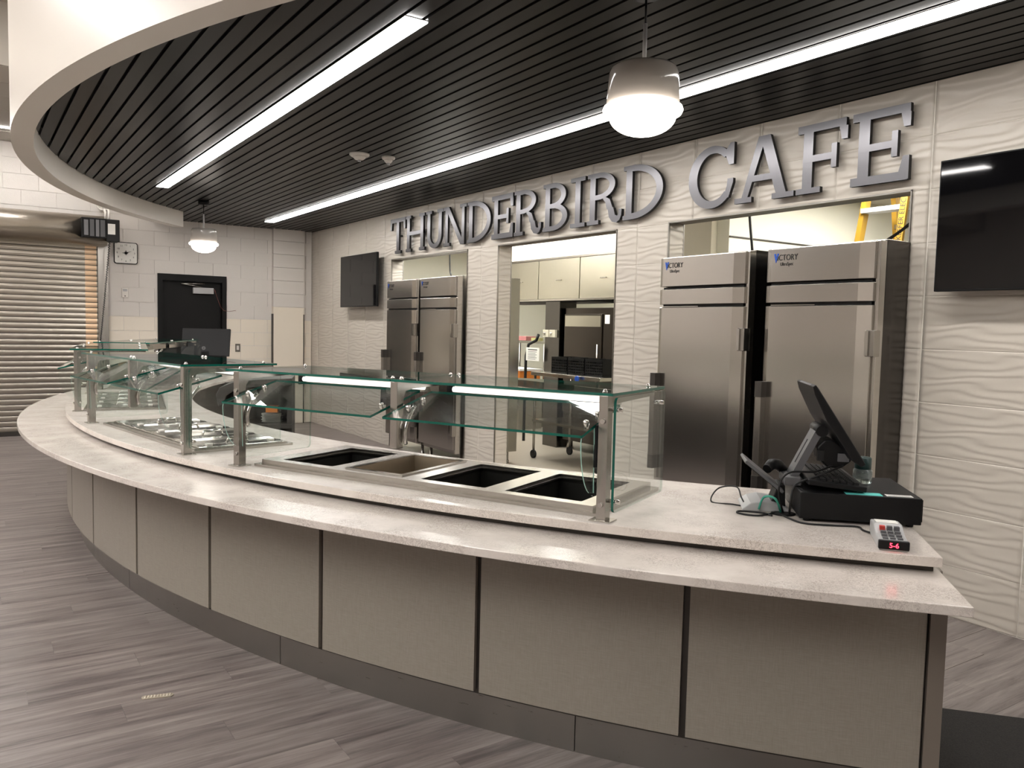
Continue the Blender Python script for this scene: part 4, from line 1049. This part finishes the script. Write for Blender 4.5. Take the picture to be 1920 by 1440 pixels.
textmesh(None, 'DELL', 0.014, LGREY, fm, 'logo_lettering', Mt @ frame_to((1, 0, 0), (0, 0, 1), (0, -1, 0), (-0.02, -0.0212, 0.10)))
dc = thing('dispenser_cart', 'dark grey dispenser cart with curved hood behind the second guard', 'cart', (-6.92, 2.04, 0), math.radians(68))
hood = [(-0.30, 0.98), (-0.27, 1.04), (-0.16, 1.085), (0.0, 1.105), (0.30, 1.12), (0.30, 1.06), (0.0, 1.045), (-0.15, 1.02), (-0.22, 0.97), (-0.24, 0.9), (-0.28, 0.88)]
MB().prism(hood, -0.22, 0.25, 'y').build('curved_hood', RUBBER, dc, bev=0.004)
MB().box(-0.29, 0.3, 0.21, 0.25, 0.1, 1.05).build('rear_panel', RUBBER, dc)
MB().box(0.26, 0.3, -0.2, 0.21, 0.1, 1.06).build('side_panel', RUBBER, dc)
MB().box(-0.29, 0.3, -0.22, 0.25, 0.70, 0.735).build('shelf', RUBBER, dc)
MB().box(-0.29, 0.3, -0.22, 0.25, 0.1, 0.14).build('shelf', RUBBER, dc)
for a in (-0.27, 0.27):
    for b in (-0.19, 0.22): MB().tube([(a, b-0.012, 0.05), (a, b+0.012, 0.05)], 0.05, 16).build('caster', BLACKM, dc)
MB().box(-0.1, -0.02, 0.2, 0.2085, 0.93, 1.0).build('label_card', PAPER, dc)
for k in range(9):
    a = math.radians(68); lx, ly = 0.13 + 0.006*math.sin(k*2.3), -0.06
    tag(MB().lathe([(0.04, 0.0), (0.085, 0.007), (0.086, 0.008), (0.04, 0.0015)], 24).build('paper_tray', PAPER, None, (-6.92 + lx*math.cos(a) - ly*math.sin(a), 2.04 + lx*math.sin(a) + ly*math.cos(a), 0.7355 + 0.0085*k)), ('topmost white paper tray of the stack on the dispenser cart' if k == 8 else 'bottom white paper tray of the stack on the dispenser cart' if k == 0 else 'white paper tray in the middle of the stack on the dispenser cart'), 'paper tray', 'stack of white paper trays on the cart')
ob = thing('orange_scoop_box', 'small orange box resting on the white paper tray stack', 'box', (-6.816, 2.138, 0.735 + 0.085), math.radians(64))
MB().box(-0.05, 0.05, -0.03, 0.03, 0.0, 0.05).build('tub', ORANGE, ob, bev=0.006)
MB().box(-0.053, 0.053, -0.033, 0.033, 0.05, 0.06).build('lid', mat('orange_lid', srgb(170, 90, 50), 0.5), ob, bev=0.003)

# =================================================================== FLOOR BITS
mt = MB().prism([(-2.55, 2.69), (-1.72, 2.69), (-1.20, 3.02), (-0.90, 3.30), (-1.0, 3.95), (-1.511, 3.607), (-1.751, 3.392), (-2.3, 3.2)], 0.0005, 0.012).build('floor_mat', MATB)
tag(mt, 'dark anti-fatigue mat behind the right end of the counter', 'mat')
mat_ridge = mat('pale_ridge', srgb(225, 216, 200), 0.2)
fp = thing('floor_plate', 'small ridged shiny strip on the floor before the counter', 'floor plate', (-3.556, 0.636, 0.0005), math.radians(75))
MB().prism(rrect(-0.062, 0.062, -0.016, 0.016, 0.014), 0.0, 0.004, 'z').build('strip_base', mat('pale_strip', srgb(176, 166, 150), 0.25), fp)
for i in range(9):
    MB().tube([(-0.048 + 0.012*i, -0.012, 0.004), (-0.046 + 0.012*i, 0, 0.006), (-0.048 + 0.012*i, 0.012, 0.004)], 0.0025, 6).build('ridge', mat_ridge, fp)

# =================================================================== KITCHEN BEYOND THE OPENINGS
hd_ = thing('kitchen_hood', 'stainless exhaust hood with door panels behind the middle opening', 'hood', (-9.2, 6.5, 1.955))
MB().box(-1.6, 2.2, 0.02, 0.9, 0.0, 0.57).build('hood_body', KSTEEL, hd_)
MB().box(-1.6, 2.2, -0.02, 0.02, 0.0, 0.022).build('lower_rail', STEEL_H, hd_)
MB().box(-1.6, 2.2, -0.02, 0.02, 0.548, 0.57).build('upper_rail', STEEL_H, hd_)
xs = [-1.55, -0.76, 0.13, 1.03, 1.93]
for a, b in zip(xs, xs[1:]):
    pn = MB().box(a+0.008, b-0.008, -0.012, 0.02, 0.026, 0.545).build('hood_panel', KSTEEL, hd_, bev=0.004)
    MB().box((a+b)/2-0.03, (a+b)/2+0.08, -0.03, -0.012, 0.262, 0.274).build('pull', STEEL, pn)
MB().box(-1.5, 2.1, 0.04, 0.88, -0.004, 0.0).build('hood_mouth', BLACKM, hd_)
cl_ = thing('steel_column', 'stainless wall column with two switch boxes below the hood', 'column', (-8.77, 6.52, 0))
MB().box(-0.16, 0.16, 0.0, 0.28, 0.0, 1.95).build('column_cladding', SIDEST, cl_, bev=0.004)
for x in (-0.10, 0.05):
    b_ = MB().box(x-0.062, x+0.062, -0.035, 0.0, 1.47, 1.57).build('switch_box', CARD, cl_, bev=0.003)
    MB().lathe([(0.024, 0), (0.024, 0.01)], 14).build('dial', CHROME, b_, (x-0.02, -0.035, 1.52))
ov = thing('convection_oven', 'tall dark steel oven beneath the exhaust hood', 'oven', (-8.1, 6.58, 0))
MB().box(-0.46, 0.62, 0.0, 0.75, 0.12, 1.86).build('oven_body', KDARK, ov, bev=0.006)
MB().box(-0.44, 0.32, -0.03, 0.0, 0.5, 1.78).build('oven_door', KDARK, ov, bev=0.004)
MB().box(-0.42, 0.30, -0.035, -0.03, 1.62, 1.76).build('door_header', KSTEEL, ov)
MB().box(0.34, 0.60, -0.02, 0.0, 0.5, 1.78).build('control_panel', KDARK, ov)
MB().box(0.37, 0.46, -0.025, -0.02, 1.66, 1.77).build('oven_display', PAPER, ov)
MB().tube([(0.28, -0.06, 0.7), (0.28, -0.06, 1.4)], 0.012, 10).build('oven_handle', STEEL, ov)
for a in (-0.4, 0.55):
    for b in (0.06, 0.68): MB().lathe([(0.03, 0), (0.022, 0.12)], 10, a, b).build('oven_leg', STEEL, ov)
ct = thing('steel_cart', 'stainless cart carrying black crates in the middle opening', 'cart', (-7.46, 6.02, 0))
MB().box(-0.62, 0.68, -0.32, 0.32, 1.015, 1.06).build('cart_top', STEEL_H, ct, bev=0.006)
MB().box(-0.6, 0.66, -0.3, 0.3, 0.45, 0.48).build('cart_shelf', STEEL_H, ct)
for a in (-0.58, 0.64):
    for b in (-0.28, 0.28):
        MB().tube([(a, b, 0.1), (a, b, 1.015)], 0.016, 10).build('cart_leg', STEEL, ct)
        MB().tube([(a, b-0.014, 0.05), (a, b+0.014, 0.05)], 0.05, 14).build('cart_caster', BLACKM, ct)
MB().lathe([(0.032, 0), (0.032, 0.02)], 16).build('blue_knob', BLUE, ct, (0.33, -0.345, 1.03)).rotation_euler = (PI/2, 0, 0)
for k, x in enumerate((-7.68, -7.36, -7.04)):
    c = thing('milk_crate', ['left black milk crate on the steel cart', 'middle black milk crate on the steel cart', 'right black milk crate on the steel cart'][k], 'crate', (x, 5.98, 1.061), 0, 'black milk crates')
    nx, nz_ = 9, 6
    g_ = MB()
    gx = [-0.15 + 0.3*i/18 for i in range(19)]; gz = [0.0 + 0.19*i/12 for i in range(13)]
    holes = lambda a, b: (int((a+0.15)/0.3*18) % 2 == 1 and int(b/0.19*12) % 2 == 1 and not (abs(a) < 0.055 and b > 0.125) and b < 0.17)
    g_.grid(gx, gz, lambda a, b: not holes(a, b) and not (abs(a) < 0.045 and 0.135 < b < 0.165), -0.155, -0.148, 'y').build('crate_side', BLACK, c)
    MB().box(-0.15, 0.15, 0.14, 0.15, 0, 0.19).build('crate_side', BLACK, c)
    MB().box(-0.15, -0.143, -0.148, 0.14, 0, 0.19).build('crate_side', BLACK, c)
    MB().box(0.143, 0.15, -0.148, 0.14, 0, 0.19).build('crate_side', BLACK, c)
    MB().box(-0.143, 0.143, -0.148, 0.14, 0, 0.008).build('crate_floor', BLACK, c)
tb = thing('work_table', 'stainless wall shelf table with cartons beyond the hood', 'table', (-11.4, 8.0, 0))
MB().box(-0.9, 0.9, -0.3, 0.35, 1.34, 1.38).build('upper_shelf', STEEL_H, tb)
MB().box(-0.9, 0.9, -0.35, 0.35, 0.86, 0.90).build('tabletop', STEEL_H, tb)
for a in (-0.85, 0.15, 0.85):
    for b in (-0.3, 0.3): MB().tube([(a, b, 0), (a, b, 1.34)], 0.018, 8).build('table_leg', STEEL, tb)
tag(MB().box(-0.17, 0.17, -0.1, 0.1, 0, 0.07).build('carton', PINK, None, (-11.33, 7.86, 1.381)), 'pink carton on the steel shelf beyond the middle opening', 'carton')
tag(MB().prism(rrect(-0.1, 0.1, -0.06, 0.06, 0.02), 0, 0.05).build('carton', mat('yellow_tub', srgb(220, 214, 150), 0.6), None, (-10.98, 7.86, 1.381)), 'pale yellow tub beside the pink carton', 'tub')
ot = thing('orange_bin', 'orange tote bin low behind the middle opening', 'bin', (-10.75, 7.35, 0.5))
MB().prism([(-0.28, 0), (0.28, 0), (0.33, 0.42), (-0.33, 0.42)], -0.2, 0.2, 'y').build('bin_body', ORANGE, ot, bev=0.01)
MB().box(-0.35, 0.35, -0.22, 0.22, 0.42, 0.45).build('bin_rim', PAPER, ot)
tag(MB().box(-0.35, 0.35, -0.22, 0.22, 0, 0.5).build('bin_stand', STEEL, None, (-10.75, 7.35, 0)), 'steel stand under the orange tote bin', 'stand')
pp = thing('posted_notice', 'white printed notice hanging on a black hose in the kitchen', 'notice', (-9.11, 6.45, 1.23))
MB().box(-0.155, 0.155, -0.002, 0.002, -0.09, 0.09).build('sheet', PAPER, pp)
MB().box(-0.11, 0.11, -0.003, -0.002, 0.055, 0.068).build('heading', DKTEXT, pp)
for k in range(6): MB().box(-0.11, 0.10 - 0.03*(k % 2), -0.003, -0.002, 0.03 - 0.02*k, 0.037 - 0.02*k).build('text_line', GREYTEXT, pp)
tag(MB().tube([(-9.05, 6.5, 1.50), (-9.10, 6.5, 1.42), (-9.28, 6.5, 1.36), (-9.34, 6.5, 1.20), (-9.35, 6.5, 0.6), (-9.35, 6.5, 0.0)], 0.02, 10).build('black_hose', BLACKM), 'black hose hanging beside the posted notice', 'hose')
# ladder behind the right refrigerator
ladder = thing('step_ladder', 'yellow fibreglass step ladder standing behind the right refrigerators', 'ladder', (-4.1, 6.5, 0))
def rail(a, b, w, d, m, nm='rail'):
    A, B = Vector(a), Vector(b); ax = (B-A).normalized(); sx = Vector((1, 0, 0)); sx = (sx - ax*sx.dot(ax)).normalized(); sy = ax.cross(sx)
    M = frame_to(sx, sy, ax, A); return MB().box(-w/2, w/2, -d/2, d/2, 0, (B-A).length, M=M).build(nm, m, ladder)
rail((-0.55, 0.0, 0), (-0.115, 0, 2.86), 0.045, 0.07, YELLOW)
rr_ = rail((0.0, -0.05, 0), (0.262, -0.05, 2.86), 0.06, 0.03, YELLOW)
rail((-0.02, 0.75, 0), (0.0, 0.2, 2.86), 0.045, 0.06, YELLOW)
rail((0.62, 0.75, 0), (0.46, 0.2, 2.86), 0.045, 0.06, YELLOW)
for z in (0.35, 0.68, 1.0, 1.33, 1.66, 1.99, 2.33, 2.655):
    t = z / 2.86
    MB().box(-0.55 + 0.435*t, 0.262*t, -0.06, 0.06, z-0.02, z+0.02).build('step', LGREY, ladder, bev=0.003)
MB().box(0.0, 0.5, 0.22, 0.26, 2.51, 2.55).build('rear_brace', STEEL, ladder)
MB().box(-0.16, 0.5, -0.07, 0.26, 2.86, 2.90).build('top_cap', YELLOW, ladder)
ax_ = Vector((0.262, 0, 2.86)).normalized()
Ml = frame_to(ax_, Vector((-ax_.z, 0, ax_.x)), (0, -1, 0), Vector((0.262, 0, 2.86)) * (2.55/2.86) + Vector((0, -0.066, 0)))
textmesh(None, 'KEFFER ELEC', 0.062, DKTEXT, ladder, 'rail_lettering', Ml)
def cord(pts, label):
    cable(pts, 0.011, BLACKM, label)
cord([(-4.42, 5.3, 2.12), (-4.45, 5.3, 2.3), (-4.49, 5.3, 2.6), (-4.5, 5.3, 3.05)], 'black power cord rising from the left one of the two right refrigerators')
cord([(-3.35, 5.05, 2.13), (-3.25, 5.1, 2.17), (-3.07, 5.2, 2.32), (-2.98, 5.3, 2.5), (-2.95, 5.4, 3.05)], 'black power cord sweeping up in front of the yellow ladder')
cord([(-9.35, 5.3, 2.15), (-9.38, 5.3, 2.25), (-9.42, 5.3, 2.4), (-9.42, 5.3, 3.05)], 'black power cord above the dark stainless refrigerators')
